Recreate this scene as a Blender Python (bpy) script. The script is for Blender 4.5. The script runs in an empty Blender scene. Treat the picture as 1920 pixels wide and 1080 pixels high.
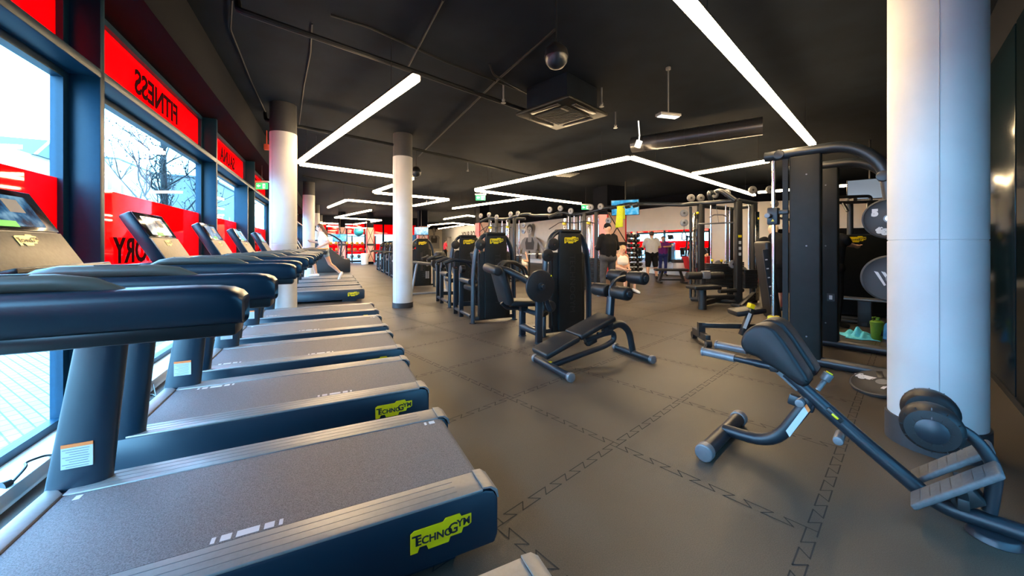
import bpy, bmesh, math, random
from mathutils import Vector, Matrix, Euler
C = bpy.context.scene.collection
SC = bpy.context.scene
R = math.radians
V = Vector
# ---------------------------------------------------------------- camera, sky, exposure
EYE, FPX, HY = 1.25, 695.0, 461.0
cam = bpy.data.cameras.new('camera'); camo = bpy.data.objects.new('camera', cam); C.objects.link(camo)
camo.location = (0, 0, EYE); camo.rotation_euler = (R(90), 0, 0)
cam.sensor_width = 36; cam.lens = FPX / 1920 * 36; cam.shift_y = -(540 - HY) / 1920; cam.clip_start = .02; cam.clip_end = 300
SC.camera = camo
SC.view_settings.view_transform = 'Standard'; SC.view_settings.look = 'None'
SC.view_settings.exposure = 0.72; SC.view_settings.gamma = 1.0
w = bpy.data.worlds.new('sky'); SC.world = w; w.use_nodes = True
nt = w.node_tree; bgn = nt.nodes['Background']
tcn = nt.nodes.new('ShaderNodeTexCoord'); sep = nt.nodes.new('ShaderNodeSeparateXYZ'); rmp = nt.nodes.new('ShaderNodeValToRGB')
nt.links.new(tcn.outputs['Generated'], sep.inputs[0]); nt.links.new(sep.outputs['Z'], rmp.inputs[0])
rmp.color_ramp.elements[0].position = 0.0; rmp.color_ramp.elements[0].color = (.28, .66, 1, 1)
rmp.color_ramp.elements[1].position = .7; rmp.color_ramp.elements[1].color = (.23, .60, 1, 1)
nt.links.new(rmp.outputs[0], bgn.inputs[0]); bgn.inputs[1].default_value = 19.0
LED_POWER = 42.0
SA, CA = .4415, .8973
ANG = math.atan2(SA, CA)
def PR(p, r, z=0): return V((p * CA - r * SA, p * SA + r * CA, z))     # room axes: p across from the windows, r along them
def at(px, py, z=0):                                                   # photo pixel -> the point it shows at height z
    Y = FPX * (EYE - z) / (py - HY); return V(((px - 960) / FPX * Y, Y, z))
def pt(px, py, Y): return V(((px - 960) / FPX * Y, Y, EYE + (HY - py) / FPX * Y))
# daylight portals in the window openings are added with the window wall
# ---------------------------------------------------------------- materials
MATS = {}
def mat(name, col, rough=.5, metal=0, spec=.5, noise=0, nscale=40, bump=0, bscale=200, emit=None, es=0):
    if name in MATS: return MATS[name]
    m = bpy.data.materials.new(name); m.use_nodes = True; n = m.node_tree; b = n.nodes['Principled BSDF']
    b.inputs['Base Color'].default_value = (*col, 1); b.inputs['Roughness'].default_value = rough
    b.inputs['Metallic'].default_value = metal; b.inputs['Specular IOR Level'].default_value = spec
    if noise or bump:
        tc = n.nodes.new('ShaderNodeTexCoord')
    if noise:
        nz = n.nodes.new('ShaderNodeTexNoise'); nz.inputs['Scale'].default_value = nscale; nz.inputs['Detail'].default_value = 5
        n.links.new(tc.outputs['Object'], nz.inputs['Vector'])
        r_ = n.nodes.new('ShaderNodeValToRGB')
        r_.color_ramp.elements[0].color = (*[c * (1 - noise) for c in col], 1); r_.color_ramp.elements[1].color = (*[min(1, c * (1 + noise)) for c in col], 1)
        r_.color_ramp.elements[0].position = .3; r_.color_ramp.elements[1].position = .7
        n.links.new(nz.outputs['Fac'], r_.inputs[0]); n.links.new(r_.outputs[0], b.inputs['Base Color'])
    if bump:
        n2 = n.nodes.new('ShaderNodeTexNoise'); n2.inputs['Scale'].default_value = bscale; n2.inputs['Detail'].default_value = 3
        n.links.new(tc.outputs['Object'], n2.inputs['Vector'])
        bp = n.nodes.new('ShaderNodeBump'); bp.inputs['Strength'].default_value = bump; bp.inputs['Distance'].default_value = .003
        n.links.new(n2.outputs['Fac'], bp.inputs['Height']); n.links.new(bp.outputs[0], b.inputs['Normal'])
    if emit:
        b.inputs['Emission Color'].default_value = (*emit, 1); b.inputs['Emission Strength'].default_value = es
    MATS[name] = m; return m
def schlick(n, top=.7):
    lw = n.nodes.new('ShaderNodeLayerWeight'); lw.inputs[0].default_value = .5
    p = n.nodes.new('ShaderNodeMath'); p.operation = 'POWER'; p.inputs[1].default_value = 4.5; n.links.new(lw.outputs['Facing'], p.inputs[0])
    a = n.nodes.new('ShaderNodeMath'); a.operation = 'MULTIPLY_ADD'; a.inputs[1].default_value = top; a.inputs[2].default_value = .03; n.links.new(p.outputs[0], a.inputs[0]); return a
def film_mat(name, col, tr=.45):
    m = bpy.data.materials.new(name); m.use_nodes = True; n = m.node_tree; n.nodes.clear()
    o = n.nodes.new('ShaderNodeOutputMaterial'); t = n.nodes.new('ShaderNodeBsdfTransparent'); l = n.nodes.new('ShaderNodeBsdfTranslucent'); d = n.nodes.new('ShaderNodeBsdfDiffuse')
    g = n.nodes.new('ShaderNodeBsdfGlossy'); fr = schlick(n)
    t.inputs[0].default_value = (*col, 1); l.inputs[0].default_value = (*col, 1); d.inputs[0].default_value = (*col, 1); g.inputs['Roughness'].default_value = .03
    a = n.nodes.new('ShaderNodeMixShader'); a.inputs[0].default_value = .35; n.links.new(l.outputs[0], a.inputs[1]); n.links.new(d.outputs[0], a.inputs[2])
    b = n.nodes.new('ShaderNodeMixShader'); b.inputs[0].default_value = tr; n.links.new(a.outputs[0], b.inputs[1]); n.links.new(t.outputs[0], b.inputs[2])
    c = n.nodes.new('ShaderNodeMixShader'); n.links.new(fr.outputs[0], c.inputs[0]); n.links.new(b.outputs[0], c.inputs[1]); n.links.new(g.outputs[0], c.inputs[2])
    n.links.new(c.outputs[0], o.inputs[0]); MATS[name] = m; return m
def glass_mat(name, col=(.95, .98, 1)):
    m = bpy.data.materials.new(name); m.use_nodes = True; n = m.node_tree; n.nodes.clear()
    o = n.nodes.new('ShaderNodeOutputMaterial'); t = n.nodes.new('ShaderNodeBsdfTransparent'); t.inputs[0].default_value = (*col, 1)
    g = n.nodes.new('ShaderNodeBsdfGlossy'); g.inputs['Roughness'].default_value = .01; fr = schlick(n)
    c = n.nodes.new('ShaderNodeMixShader'); n.links.new(fr.outputs[0], c.inputs[0]); n.links.new(t.outputs[0], c.inputs[1]); n.links.new(g.outputs[0], c.inputs[2])
    n.links.new(c.outputs[0], o.inputs[0]); MATS[name] = m; return m
mat('plastic', (.003, .015, .028), .34, spec=.6, bump=.05, bscale=900)
mat('black', (.012, .012, .013), .35, noise=.2)
mat('satin', (.011, .012, .013), .45, spec=.4, noise=.15, nscale=30)
mat('steel', (.010, .014, .019), .36, metal=.0, spec=.5, noise=.1, nscale=20)
mat('greysteel', (.16, .16, .165), .38, metal=.3, spec=.6, noise=.1, nscale=20)
mat('leather', (.009, .009, .010), .45, spec=.35, bump=.15, bscale=350)
mat('rubber', (.018, .018, .019), .55, bump=.1)
mat('grip', (.12, .095, .07), .38, spec=.6)
mat('pipeblack', (.008, .009, .011), .6, spec=.2)
mat('chrome', (.75, .76, .78), .15, metal=1)
mat('panel', (.008, .009, .009), .5, spec=.22, noise=.15, nscale=12)
mat('yellow', (.66, .50, .0), .45, noise=.04)
mat('logotext', (.01, .012, .02), .5)
mat('belt', (.115, .112, .118), .62, noise=.55, nscale=260, bump=.25, bscale=600)
mat('alu', (.26, .25, .24), .42, metal=.55, noise=.06, nscale=60)
mat('bronze', (.30, .265, .21), .5, metal=.25, noise=.08, nscale=80)
mat('whitemark', (.5, .49, .49), .6)
mat('paper', (.42, .45, .46), .6)
mat('orange', (.75, .18, .03), .6)
mat('white', (.80, .80, .79), .55, noise=.03, nscale=8)
mat('column', (.50, .505, .50), .6, noise=.04, nscale=5, bump=.15, bscale=60)
mat('darkcol', (.03, .031, .035), .6, noise=.1)
mat('ceiling', (.0060, .0092, .0150), .9, spec=.08, noise=.22, nscale=2.5, bump=.1, bscale=20)
mat('blackpaint', (.003, .004, .008), .85, spec=.1, noise=.15)
mat('frame', (.004, .030, .058), .42, spec=.25, noise=.05)
mat('greywall', (.76, .71, .64), .7, noise=.03, nscale=3)
mat('bluewall', (.56, .57, .62), .7, noise=.03, nscale=3)
mat('beigewall', (.62, .57, .48), .7, noise=.03, nscale=3)
mat('mirror', (.86, .88, .88), .01, metal=1)
mat('red', (.62, .01, .02), .45, noise=.05)
mat('peach', (.80, .52, .40), .6, noise=.04)
mat('pink', (.70, .25, .25), .6, noise=.04)
mat('skin', (.55, .30, .20), .55, noise=.08, nscale=30)
mat('led', (.9, .85, .8), .5, emit=(1, .72, .40), es=LED_POWER)
mat('exitsign', (.02, .4, .12), .5, emit=(.02, .6, .15), es=1.0)
mat('lampwhite', (.8, .8, .75), .5, emit=(1, .95, .85), es=.9)
film_mat('redfilm', (1, .004, .012)); mat('redletter', (.022, .001, .003), .9, spec=.02); glass_mat('glass'); glass_mat('tintglass', (.30, .37, .40))
M = MATS
def screen_mat(name, c0, c1, c2, scale=3, es=1.0):
    es = es * .62
    m = bpy.data.materials.new(name); m.use_nodes = True; n = m.node_tree; b = n.nodes['Principled BSDF']
    tc = n.nodes.new('ShaderNodeTexCoord'); nz = n.nodes.new('ShaderNodeTexNoise'); nz.inputs['Scale'].default_value = scale; nz.inputs['Detail'].default_value = 2
    r_ = n.nodes.new('ShaderNodeValToRGB'); e = r_.color_ramp.elements; e[0].color = (*c0, 1); e[0].position = .35; e[1].color = (*c2, 1); e[1].position = .68
    k = e.new(.5); k.color = (*c1, 1)
    n.links.new(tc.outputs['Object'], nz.inputs[0]); n.links.new(nz.outputs['Fac'], r_.inputs[0]); n.links.new(r_.outputs[0], b.inputs['Emission Color'])
    b.inputs['Base Color'].default_value = (.01, .01, .012, 1); b.inputs['Roughness'].default_value = .12; b.inputs['Emission Strength'].default_value = es
    MATS[name] = m; return m
screen_mat('tvscreen', (.03, .20, .45), (.06, .48, .80), (.35, .75, .95), 4, 1.0)
screen_mat('console_screen', (.01, .03, .08), (.03, .16, .34), (.25, .5, .7), 22, .8)
mat('green', (.03, .5, .06), .4, emit=(.02, .55, .05), es=.5)
mat('screenblack', (.006, .007, .012), .12, spec=.5)
# ---------------------------------------------------------------- mesh helpers
class MB:
    def __init__(s): s.bm = bmesh.new(); s.mi = 0
    def _merge(s, t, mx=None):
        for f in t.faces: f.material_index = s.mi; f.smooth = True
        if mx is not None: bmesh.ops.transform(t, matrix=mx, verts=t.verts)
        me = bpy.data.meshes.new('tmp'); t.to_mesh(me); t.free(); s.bm.from_mesh(me); bpy.data.meshes.remove(me); return s
    def box(s, c, size, rot=None, bev=0, seg=2):
        t = bmesh.new(); bmesh.ops.create_cube(t, size=1)
        bmesh.ops.scale(t, vec=size, verts=t.verts)
        if bev: bmesh.ops.bevel(t, geom=t.edges[:], offset=min(bev, min(size) * .49), segments=seg, profile=.5, affect='EDGES')
        mx = Matrix.Translation(c)
        if rot is not None: mx = mx @ (rot.to_4x4() if isinstance(rot, Matrix) else Euler(rot).to_matrix().to_4x4())
        return s._merge(t, mx)
    def bar(s, a, b, w_, h, bev=0, up=(0, 0, 1)):      # rectangular bar from a to b
        a, b = V(a), V(b); d = (b - a); L = d.length; z = d.normalized(); u = V(up)
        if abs(z.dot(u)) > .98: u = V((1, 0, 0))
        x = u.cross(z).normalized(); y = z.cross(x)
        return s.box((a + b) / 2, (w_, h, L), Matrix((x, y, z)).transposed(), bev)
    def cyl(s, a, b, r, r2=None, n=20, bev=0):
        a, b = V(a), V(b); d = b - a
        t = bmesh.new(); bmesh.ops.create_cone(t, cap_ends=True, segments=n, radius1=r, radius2=r if r2 is None else r2, depth=d.length)
        if bev:
            es = [e for e in t.edges if any(len(f.verts) > 4 for f in e.link_faces)]
            bmesh.ops.bevel(t, geom=es, offset=bev, segments=3, profile=.5, affect='EDGES')
        q = V((0, 0, 1)).rotation_difference(d.normalized())
        return s._merge(t, Matrix.Translation((a + b) / 2) @ q.to_matrix().to_4x4())
    def ball(s, c, r, u=16, v=10, rot=None):
        if not hasattr(r, '__len__'): r = (r, r, r)
        t = bmesh.new(); bmesh.ops.create_uvsphere(t, u_segments=u, v_segments=v, radius=1); bmesh.ops.scale(t, vec=r, verts=t.verts)
        mx = Matrix.Translation(c)
        if rot is not None: mx = mx @ Euler(rot).to_matrix().to_4x4()
        return s._merge(t, mx)
    def tube(s, pts, r, n=12, fil=0, ry=None, closed=False, up=(0, 0, 1)):   # swept round (or r x ry oval) tube with filleted corners
        P = [V(p) for p in pts]
        if fil:
            Q = [P[0]]
            for i in range(1, len(P) - 1):
                a, b, c = P[i - 1], P[i], P[i + 1]; d1 = (a - b); d2 = (c - b); f = min(fil, d1.length * .48, d2.length * .48)
                p0 = b + d1.normalized() * f; p2 = b + d2.normalized() * f
                for k in range(7):
                    t_ = k / 6; Q.append(p0 * (1 - t_) ** 2 + b * 2 * t_ * (1 - t_) + p2 * t_ ** 2)
            Q.append(P[-1]); P = Q
        t = bmesh.new(); rings = []; N = len(P); pu = None
        for i, p in enumerate(P):
            d = (P[min(i + 1, N - 1)] - P[max(i - 1, 0)])
            if d.length < 1e-7: d = V((0, 0, 1))
            d.normalize()
            if pu is None:
                pu = V(up) - d * d.dot(V(up))
                if pu.length < .05: pu = V((1, 0, 0)) - d * d.x
            pu = (pu - d * d.dot(pu)).normalized(); px_ = d.cross(pu)
            rr = r[i] if isinstance(r, (list, tuple)) else r
            rings.append([t.verts.new(p + px_ * rr * math.cos(2 * math.pi * k / n) + pu * (ry or rr) * math.sin(2 * math.pi * k / n)) for k in range(n)])
        for i in range(N - 1):
            for k in range(n): t.faces.new((rings[i][k], rings[i][(k + 1) % n], rings[i + 1][(k + 1) % n], rings[i + 1][k]))
        t.faces.new(rings[0][::-1]); t.faces.new(rings[-1])
        return s._merge(t)
    def prism(s, pts, vec, bev=0, seg=2):            # planar outline pushed along vec
        t = bmesh.new(); vs = [t.verts.new(V(p)) for p in pts]; f = t.faces.new(vs)
        r_ = bmesh.ops.extrude_face_region(t, geom=[f]); nv = [e for e in r_['geom'] if isinstance(e, bmesh.types.BMVert)]
        bmesh.ops.translate(t, vec=V(vec), verts=nv); bmesh.ops.recalc_face_normals(t, faces=t.faces)
        if bev: bmesh.ops.bevel(t, geom=t.edges[:], offset=bev, segments=seg, profile=.5, affect='EDGES')
        return s._merge(t)
    def poly(s, pts):
        t = bmesh.new(); t.faces.new([t.verts.new(V(p)) for p in pts]); return s._merge(t)
    def lathe(s, prof, a, axis=(0, 0, 1), n=24):     # prof: (radius, height) along axis from a
        t = bmesh.new(); rings = []
        for r, h in prof: rings.append([t.verts.new((r * math.cos(2 * math.pi * k / n), r * math.sin(2 * math.pi * k / n), h)) for k in range(n)])
        for i in range(len(rings) - 1):
            for k in range(n): t.faces.new((rings[i][k], rings[i][(k + 1) % n], rings[i + 1][(k + 1) % n], rings[i + 1][k]))
        t.faces.new(rings[0][::-1]); t.faces.new(rings[-1])
        q = V((0, 0, 1)).rotation_difference(V(axis).normalized())
        return s._merge(t, Matrix.Translation(a) @ q.to_matrix().to_4x4())
    def mesh(s, me, mx):
        t = bmesh.new(); t.from_mesh(me); return s._merge(t, mx)
    def m(s, i): s.mi = i; return s
    def done(s, name, mats, parent=None, angle=35):
        me = bpy.data.meshes.new(name); bmesh.ops.recalc_face_normals(s.bm, faces=s.bm.faces); s.bm.to_mesh(me); s.bm.free()
        me.set_sharp_from_angle(angle=R(angle))
        for q in (mats if isinstance(mats, (list, tuple)) else [mats]): me.materials.append(M[q] if isinstance(q, str) else q)
        o = bpy.data.objects.new(name, me); C.objects.link(o)
        if parent: o.parent = parent
        return o
def thing(name, label, cat, loc=(0, 0, 0), rz=0, group=None):
    o = bpy.data.objects.new(name, None); C.objects.link(o); o.location = loc; o.rotation_euler = (0, 0, rz); o.empty_display_size = .1
    return tag(o, label, cat, group)
def tag(o, label, cat, group=None):
    o['label'] = label; o['category'] = cat
    if group: o['group'] = group
    return o
def struct(o): o['kind'] = 'structure'; return o
def stuff(o): o['kind'] = 'stuff'; return o
def dup(root, label, loc, rz=None, group=None):
    r = root.copy(); C.objects.link(r); r.location = loc
    if rz is not None: r.rotation_euler = (0, 0, rz)
    r['label'] = label
    if group: r['group'] = group
    for ch in list(root.children):
        c = ch.copy(); C.objects.link(c); c.parent = r
        for g in list(ch.children):
            d = g.copy(); C.objects.link(d); d.parent = c
    return r
_tx = {}
def text_mesh(s, size=1.0, bold=.0, depth=0.0):      # letters as a mesh, centred on the origin in the XY plane
    k = (s, size, bold, depth)
    if k not in _tx:
        cu = bpy.data.curves.new('letters', 'FONT'); cu.body = s; cu.size = size; cu.align_x = 'CENTER'; cu.align_y = 'CENTER'; cu.offset = bold; cu.extrude = depth; cu.resolution_u = 3; cu.fill_mode = 'BOTH'
        o = bpy.data.objects.new('letters', cu); C.objects.link(o); bpy.context.view_layer.update()
        me = bpy.data.meshes.new_from_object(o.evaluated_get(bpy.context.evaluated_depsgraph_get()))
        bpy.data.objects.remove(o); _tx[k] = me
    return _tx[k]
def frame_mx(o, x, y):                                # matrix whose local x,y lie along the given directions at o
    x = V(x).normalized(); y = V(y).normalized(); z = x.cross(y)
    return Matrix(((x.x, y.x, z.x, o[0]), (x.y, y.y, z.y, o[1]), (x.z, y.z, z.z, o[2]), (0, 0, 0, 1)))
LOGO = [(-.5, .13), (-.44, .17), (.02, .17), (.06, .22), (.30, .22), (.33, .16), (.5, .16), (.5, .0), (.44, -.04), (.36, -.04), (.33, -.12), (.14, -.12), (.11, -.2), (-.22, -.2), (-.25, -.12), (-.36, -.12), (-.39, -.2), (-.5, -.2), (-.5, .0)]
def word_mark(b, o, x, y, wid):
    mx = frame_mx(o, x, y) @ Matrix.Scale(wid, 4)
    for wd_, sz_, px_, py_ in (('T', .24, -.405, -.01), ('ECHNO', .165, -.12, -.03), ('G', .24, .185, .0), ('YM', .165, .365, .05)):
        b.mesh(text_mesh(wd_, sz_, .005), mx @ Matrix.Translation((px_, py_, 0)))
def logo(parent, o, x, y, wid, mats=('yellow', 'logotext'), name='logo_plate'):
    b = MB(); mx = frame_mx(o, x, y) @ Matrix.Scale(wid, 4)
    z = mx.to_3x3().col[2].normalized()
    b.prism([mx @ V((a, c * .95, 0)) for a, c in LOGO], z * .0025)
    word_mark(b.m(1), V(o) + z * .0032, x, y, wid)
    return b.done(name, list(mats), parent)
# ================================================================ SETTING
def floor_material():
    m = bpy.data.materials.new('rubber_floor'); m.use_nodes = True; n = m.node_tree; b = n.nodes['Principled BSDF']; L = n.links.new
    tc = n.nodes.new('ShaderNodeTexCoord')
    big = n.nodes.new('ShaderNodeTexNoise'); big.inputs['Scale'].default_value = 1.6; big.inputs['Detail'].default_value = 4
    fine = n.nodes.new('ShaderNodeTexNoise'); fine.inputs['Scale'].default_value = 260; fine.inputs['Detail'].default_value = 2
    L(tc.outputs['Object'], big.inputs[0]); L(tc.outputs['Object'], fine.inputs[0])
    r1 = n.nodes.new('ShaderNodeValToRGB'); e = r1.color_ramp.elements; e[0].color = (.046, .036, .026, 1); e[0].position = .3; e[1].color = (.078, .062, .045, 1); e[1].position = .72
    r2 = n.nodes.new('ShaderNodeValToRGB'); e = r2.color_ramp.elements; e[0].color = (.55, .55, .55, 1); e[0].position = .3; e[1].color = (1.35, 1.35, 1.35, 1); e[1].position = .75
    mx = n.nodes.new('ShaderNodeMix'); mx.data_type = 'RGBA'; mx.blend_type = 'MULTIPLY'; mx.inputs['Factor'].default_value = 1
    L(big.outputs['Fac'], r1.inputs[0]); L(fine.outputs['Fac'], r2.inputs[0]); L(r1.outputs[0], mx.inputs[6]); L(r2.outputs[0], mx.inputs[7]); L(mx.outputs[2], b.inputs['Base Color'])
    rr = n.nodes.new('ShaderNodeMapRange'); rr.inputs['To Min'].default_value = .38; rr.inputs['To Max'].default_value = .62; L(big.outputs['Fac'], rr.inputs[0]); L(rr.outputs[0], b.inputs['Roughness'])
    bp = n.nodes.new('ShaderNodeBump'); bp.inputs['Strength'].default_value = .25; bp.inputs['Distance'].default_value = .003; L(fine.outputs['Fac'], bp.inputs['Height']); L(bp.outputs[0], b.inputs['Normal'])
    b.inputs['Specular IOR Level'].default_value = .5
    MATS['floor'] = m
floor_material()
PG, PF, PW = -1.58, -1.40, 13.4          # window glass, front of the window posts, mirror wall
# floor: room outline
p0 = PR(PG - .02, -1.2); corner = V((.07, -1.0, 0))
outline = [p0, corner, V((3.86, 2.79, 0)), V((7.5, 6.43, 0)), V((15.6, 11.0, 0)), V((8.6, 14.0, 0)), PR(PW, 39.8), PR(6.5, 39.8), PR(6.5, 31), PR(PG - .02, 31)]
# order runs round the room anticlockwise
b = MB(); b.prism([p for p in outline], (0, 0, -.05)); fl = struct(b.done('floor', 'floor'))
TILE = .973; TA = V((.646, 2.331, 0)); TU = V((math.cos(.747), math.sin(.747), 0)); TW = V((-TU.y, TU.x, 0))
t = bmesh.new()
def ribbon(pts, wd):
    for a, c in zip(pts, pts[1:]):
        d = (c - a)
        if d.length < 1e-5: continue
        d.normalize(); q = V((-d.y, d.x, 0)) * wd / 2; a2 = a - d * wd / 2; c2 = c + d * wd / 2
        t.faces.new([t.verts.new(x + V((0, 0, .0012))) for x in (a2 - q, c2 - q, c2 + q, a2 + q)])
def seam(o, u, v):                       # dovetail interlock along one tile edge
    T = TILE / 6; a = .021; dl = .13 * T; pts = []
    for k in range(6):
        s = k * T
        pts += [(s - dl + T * .02, -a), (s + .5 * T + dl, -a), (s + .5 * T - dl, a), (s + T + dl, a)]
    pts = [p for p in pts if -dl <= p[0] <= TILE + dl]
    ribbon([o + u * p[0] + v * p[1] for p in pts], .0055)
for i in range(-9, 22):
    for j in range(-16, 16):
        o = TA + TU * TILE * i + TW * TILE * j
        if o.y < -.5 or o.y > 13 or o.x < -6.5 or o.x > 9: continue
        pr = (o.x * CA + o.y * SA)
        if pr < PG + .4 or o.x - o.y > .6: continue
        seam(o, TU, TW); seam(o, TW, -TU)
b = MB(); b._merge(t); mat('groove', (.012, .012, .012), .8); so = b.done('floor_seam', 'groove', fl)
# ceiling
b = MB(); b.prism([V((p.x, p.y, 3.53)) for p in outline], (0, 0, .12)); struct(b.done('ceiling', 'ceiling'))
def wallseg(name, a, c, z0, z1, m_, th=.1, side=1):
    a, c = V(a), V(c); d = (c - a).normalized(); n_ = V((d.y, -d.x, 0)) * side * th
    b = MB(); b.prism([V((a.x, a.y, z0)), V((c.x, c.y, z0)), V((c.x, c.y, z1)), V((a.x, a.y, z1))], n_); return struct(b.done(name, m_))
# ---- window wall
POSTS = [.65, 3.53, 6.41, 9.30, 12.18, 15.06, 17.94, 20.82, 23.7, 26.6, 29.5]
def rr_box(b, p_0, p_1, r_0, r_1, z0, z1, bev=0):
    c = PR((p_0 + p_1) / 2, (r_0 + r_1) / 2, (z0 + z1) / 2); return b.box(c, (p_1 - p_0, r_1 - r_0, z1 - z0), (0, 0, ANG), bev)
b = MB(); rr_box(b, PG - .05, -1.19, -1.25, 31, 3.0, 3.53); struct(b.done('beam_window_side', 'blackpaint'))
b = MB(); rr_box(b, PG - .05, PF, -1.25, 31, 2.395, 2.455, .006); struct(b.done('trim_1', 'frame'))
b = MB(); rr_box(b, PG - .1, -1.37, -1.25, 31, 0, .09, .006); struct(b.done('trim_2', 'white'))
for i, r in enumerate(POSTS):
    b = MB(); rr_box(b, PG - .04, PF, r - .028, r + .028, .09, 3.0, .004); struct(b.done('trim_%d' % (i + 3), 'frame'))
WORDS = {1: 'FITNESS', 2: 'SAUNA', 3: 'FITNESS'}; LOW = {1: 'FACTORY', 3: 'FACTORY', 4: 'FITNESS'}
ends = [-1.25] + POSTS + [31]
for i in range(len(ends) - 1):
    r0, r1 = ends[i] + .03, ends[i + 1] - .03
    k = i  # k 1 is the pane right of the first post in view
    win = bpy.data.objects.new('window_%d' % (i + 1), None); C.objects.link(win); win['kind'] = 'structure'
    b = MB()
    for (z0, z1) in ((.09, 2.395), (2.455, 3.0)):
        rr_box(b, PG - .03, PG + .03, r0, r0 + .06, z0, z1); rr_box(b, PG - .03, PG + .03, r1 - .06, r1, z0, z1)
        rr_box(b, PG - .03, PG + .03, r0, r1, z0, z0 + .05); rr_box(b, PG - .03, PG + .03, r0, r1, z1 - .05, z1)
    if i == 3: rr_box(b, PG - .03, PF, 8.55, 8.62, .09, 2.395); rr_box(b, PG - .03, PG + .01, 8.62, r1, .09, 2.395)
    b.done('window_frame', 'frame', win)
    b = MB(); rr_box(b, PG - .008, PG, r0 + .05, r1 - .05, .14, 2.35); g = b.done('glass', 'glass', win)
    b = MB(); rr_box(b, PG - .008, PG - .004, r0 + .05, r1 - .05, 2.50, 2.96)
    wd = {2: ('FITNESS', 5.0), 3: ('SAUNA', 7.88), 1: ('FITNESS', 2.1), 4: ('FITNESS', 10.7)}.get(i)
    if wd: b.m(1).mesh(text_mesh(wd[0], .30, .006, .002), frame_mx(PR(PG + .012, wd[1], 2.73), -PR(0, 1), (0, 0, 1)) @ Matrix.Diagonal((-1 if False else 1, 1, 1, 1)))
    b.done('red_film', ['redfilm', 'redletter'], win)
    b = MB(); rr_box(b, PG + .001, PG + .003, r0 + .05, (r1 - .05) if i != 3 else 8.55, .86, 1.69)
    wd = {2: ('FACTORY', 4.78), 1: ('FITNESS', 2.0), 4: ('FACTORY', 10.7)}.get(i)
    if wd: b.m(1).mesh(text_mesh(wd[0], .30, .006, .002), frame_mx(PR(PG + .016, wd[1], 1.20), -PR(0, 1), (0, 0, 1)))
    b.done('red_film', ['redfilm', 'redletter'], win)
# ---- other walls
# unseen tinted corner glazing beside the camera, added for blue daylight on the right column
PG0 = V((1.3, .23, 0)); PGL = V((2.45, 1.38, 0))
wallseg('wall_back', PR(PG - .02, -1.2), corner, 0, 3.53, 'blackpaint', side=1); wallseg('wall_behind', corner, PG0, 0, 3.53, 'blackpaint', .06)
wallseg('wall_corner', PG0, PGL, 3.0, 3.53, 'blackpaint', .06); wallseg('baseboard_corner', PG0, PGL, 0, .09, 'white', .06)
for i_, q_ in enumerate((PG0, PGL)):
    b = MB(); b.box((q_.x + .03, q_.y - .03, 1.5), (.08, .08, 3.0), (0, 0, R(45))); struct(b.done('trim_%d' % (40 + i_), 'frame'))
win = bpy.data.objects.new('window_30', None); C.objects.link(win); win['kind'] = 'structure'
b = MB(); b.bar(PG0 + V((0, 0, 1.54)), PGL + V((0, 0, 1.54)), .01, 2.92); b.done('glass', 'tintglass', win)
wallseg('wall_partition', PGL, (7.5, 6.43, 0), 0, 3.53, 'blackpaint', .06)
mat('darkglass', (.003, .010, .015), .15, spec=.25)
g = MB(); d = V((.7071, .7071, 0)); nn = V((-.7071, .7071, 0))
for k in range(4):
    a = PGL + d * (.1 + k * 2.05) + nn * .012
    g.prism([a + V((0, 0, .06)), a + d * 2.0 + V((0, 0, .06)), a + d * 2.0 + V((0, 0, 3.0)), a + V((0, 0, 3.0))], nn * .01, .004)
struct(g.done('wall_glass_panel', 'darkglass'))
b = MB()
a = PGL + nn * .014; c = V((7.5, 6.43, 0)) + nn * .014
b.prism([a, c, c + V((0, 0, .06)), a + V((0, 0, .06))], nn * .012); struct(b.done('baseboard_partition', 'satin'))
wallseg('wall_right', (7.5, 6.43, 0), (15.6, 11.0, 0), 0, 3.53, 'blackpaint')
S2a, S2b = V((15.6, 11.0, 0)), V((8.6, 14.0, 0))
wallseg('wall_mirror_right', S2a, S2b, 0, 2.89, 'greywall'); wallseg('wall_band_right', S2a, S2b, 2.89, 3.53, 'blackpaint')
W3 = PR(PW, 25.5); S3 = V((8.6, 14.0, 0))
wallseg('wall_mirror', S3, PR(PW, 39.8), 0, 3.05, 'greywall'); wallseg('wall_band', S3, PR(PW, 39.8), 3.05, 3.53, 'blackpaint')
wallseg('wall_far', PR(PW, 39.8), PR(6.5, 39.8), 0, 3.05, 'beigewall'); wallseg('wall_band_far', PR(PW, 39.8), PR(6.5, 39.8), 3.05, 3.53, 'blackpaint')
wallseg('wall_return', PR(6.5, 39.8), PR(6.5, 31), 0, 3.53, 'blackpaint')
# block with the wall slogan and a doorway
b = MB(); rr_box(b, 11.0, PW, 27.0, 36.2, 0, 3.05); rr_box(b, 11.0, PW, 37.6, 39.6, 0, 3.05); rr_box(b, 11.0, PW, 36.2, 37.6, 2.15, 3.05)
sl = struct(b.done('wall_slogan', 'bluewall'))
b = MB(); rr_box(b, 11.5, PW, 36.2, 37.6, 0, 2.15); struct(b.done('door_1', 'beigewall'))
b = MB(); rr_box(b, 11.0, PW, 27.0, 39.6, 3.05, 3.53); struct(b.done('wall_band_slogan', 'blackpaint'))
b = MB(); b.mesh(text_mesh('YOUR BODY', .78, .03), frame_mx(PR(10.985, 30.6, 2.2), -PR(0, 1), (0, 0, 1))); mat('slogan', (.05, .05, .06), .7); o = b.done('wall_lettering', 'slogan', sl)
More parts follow.
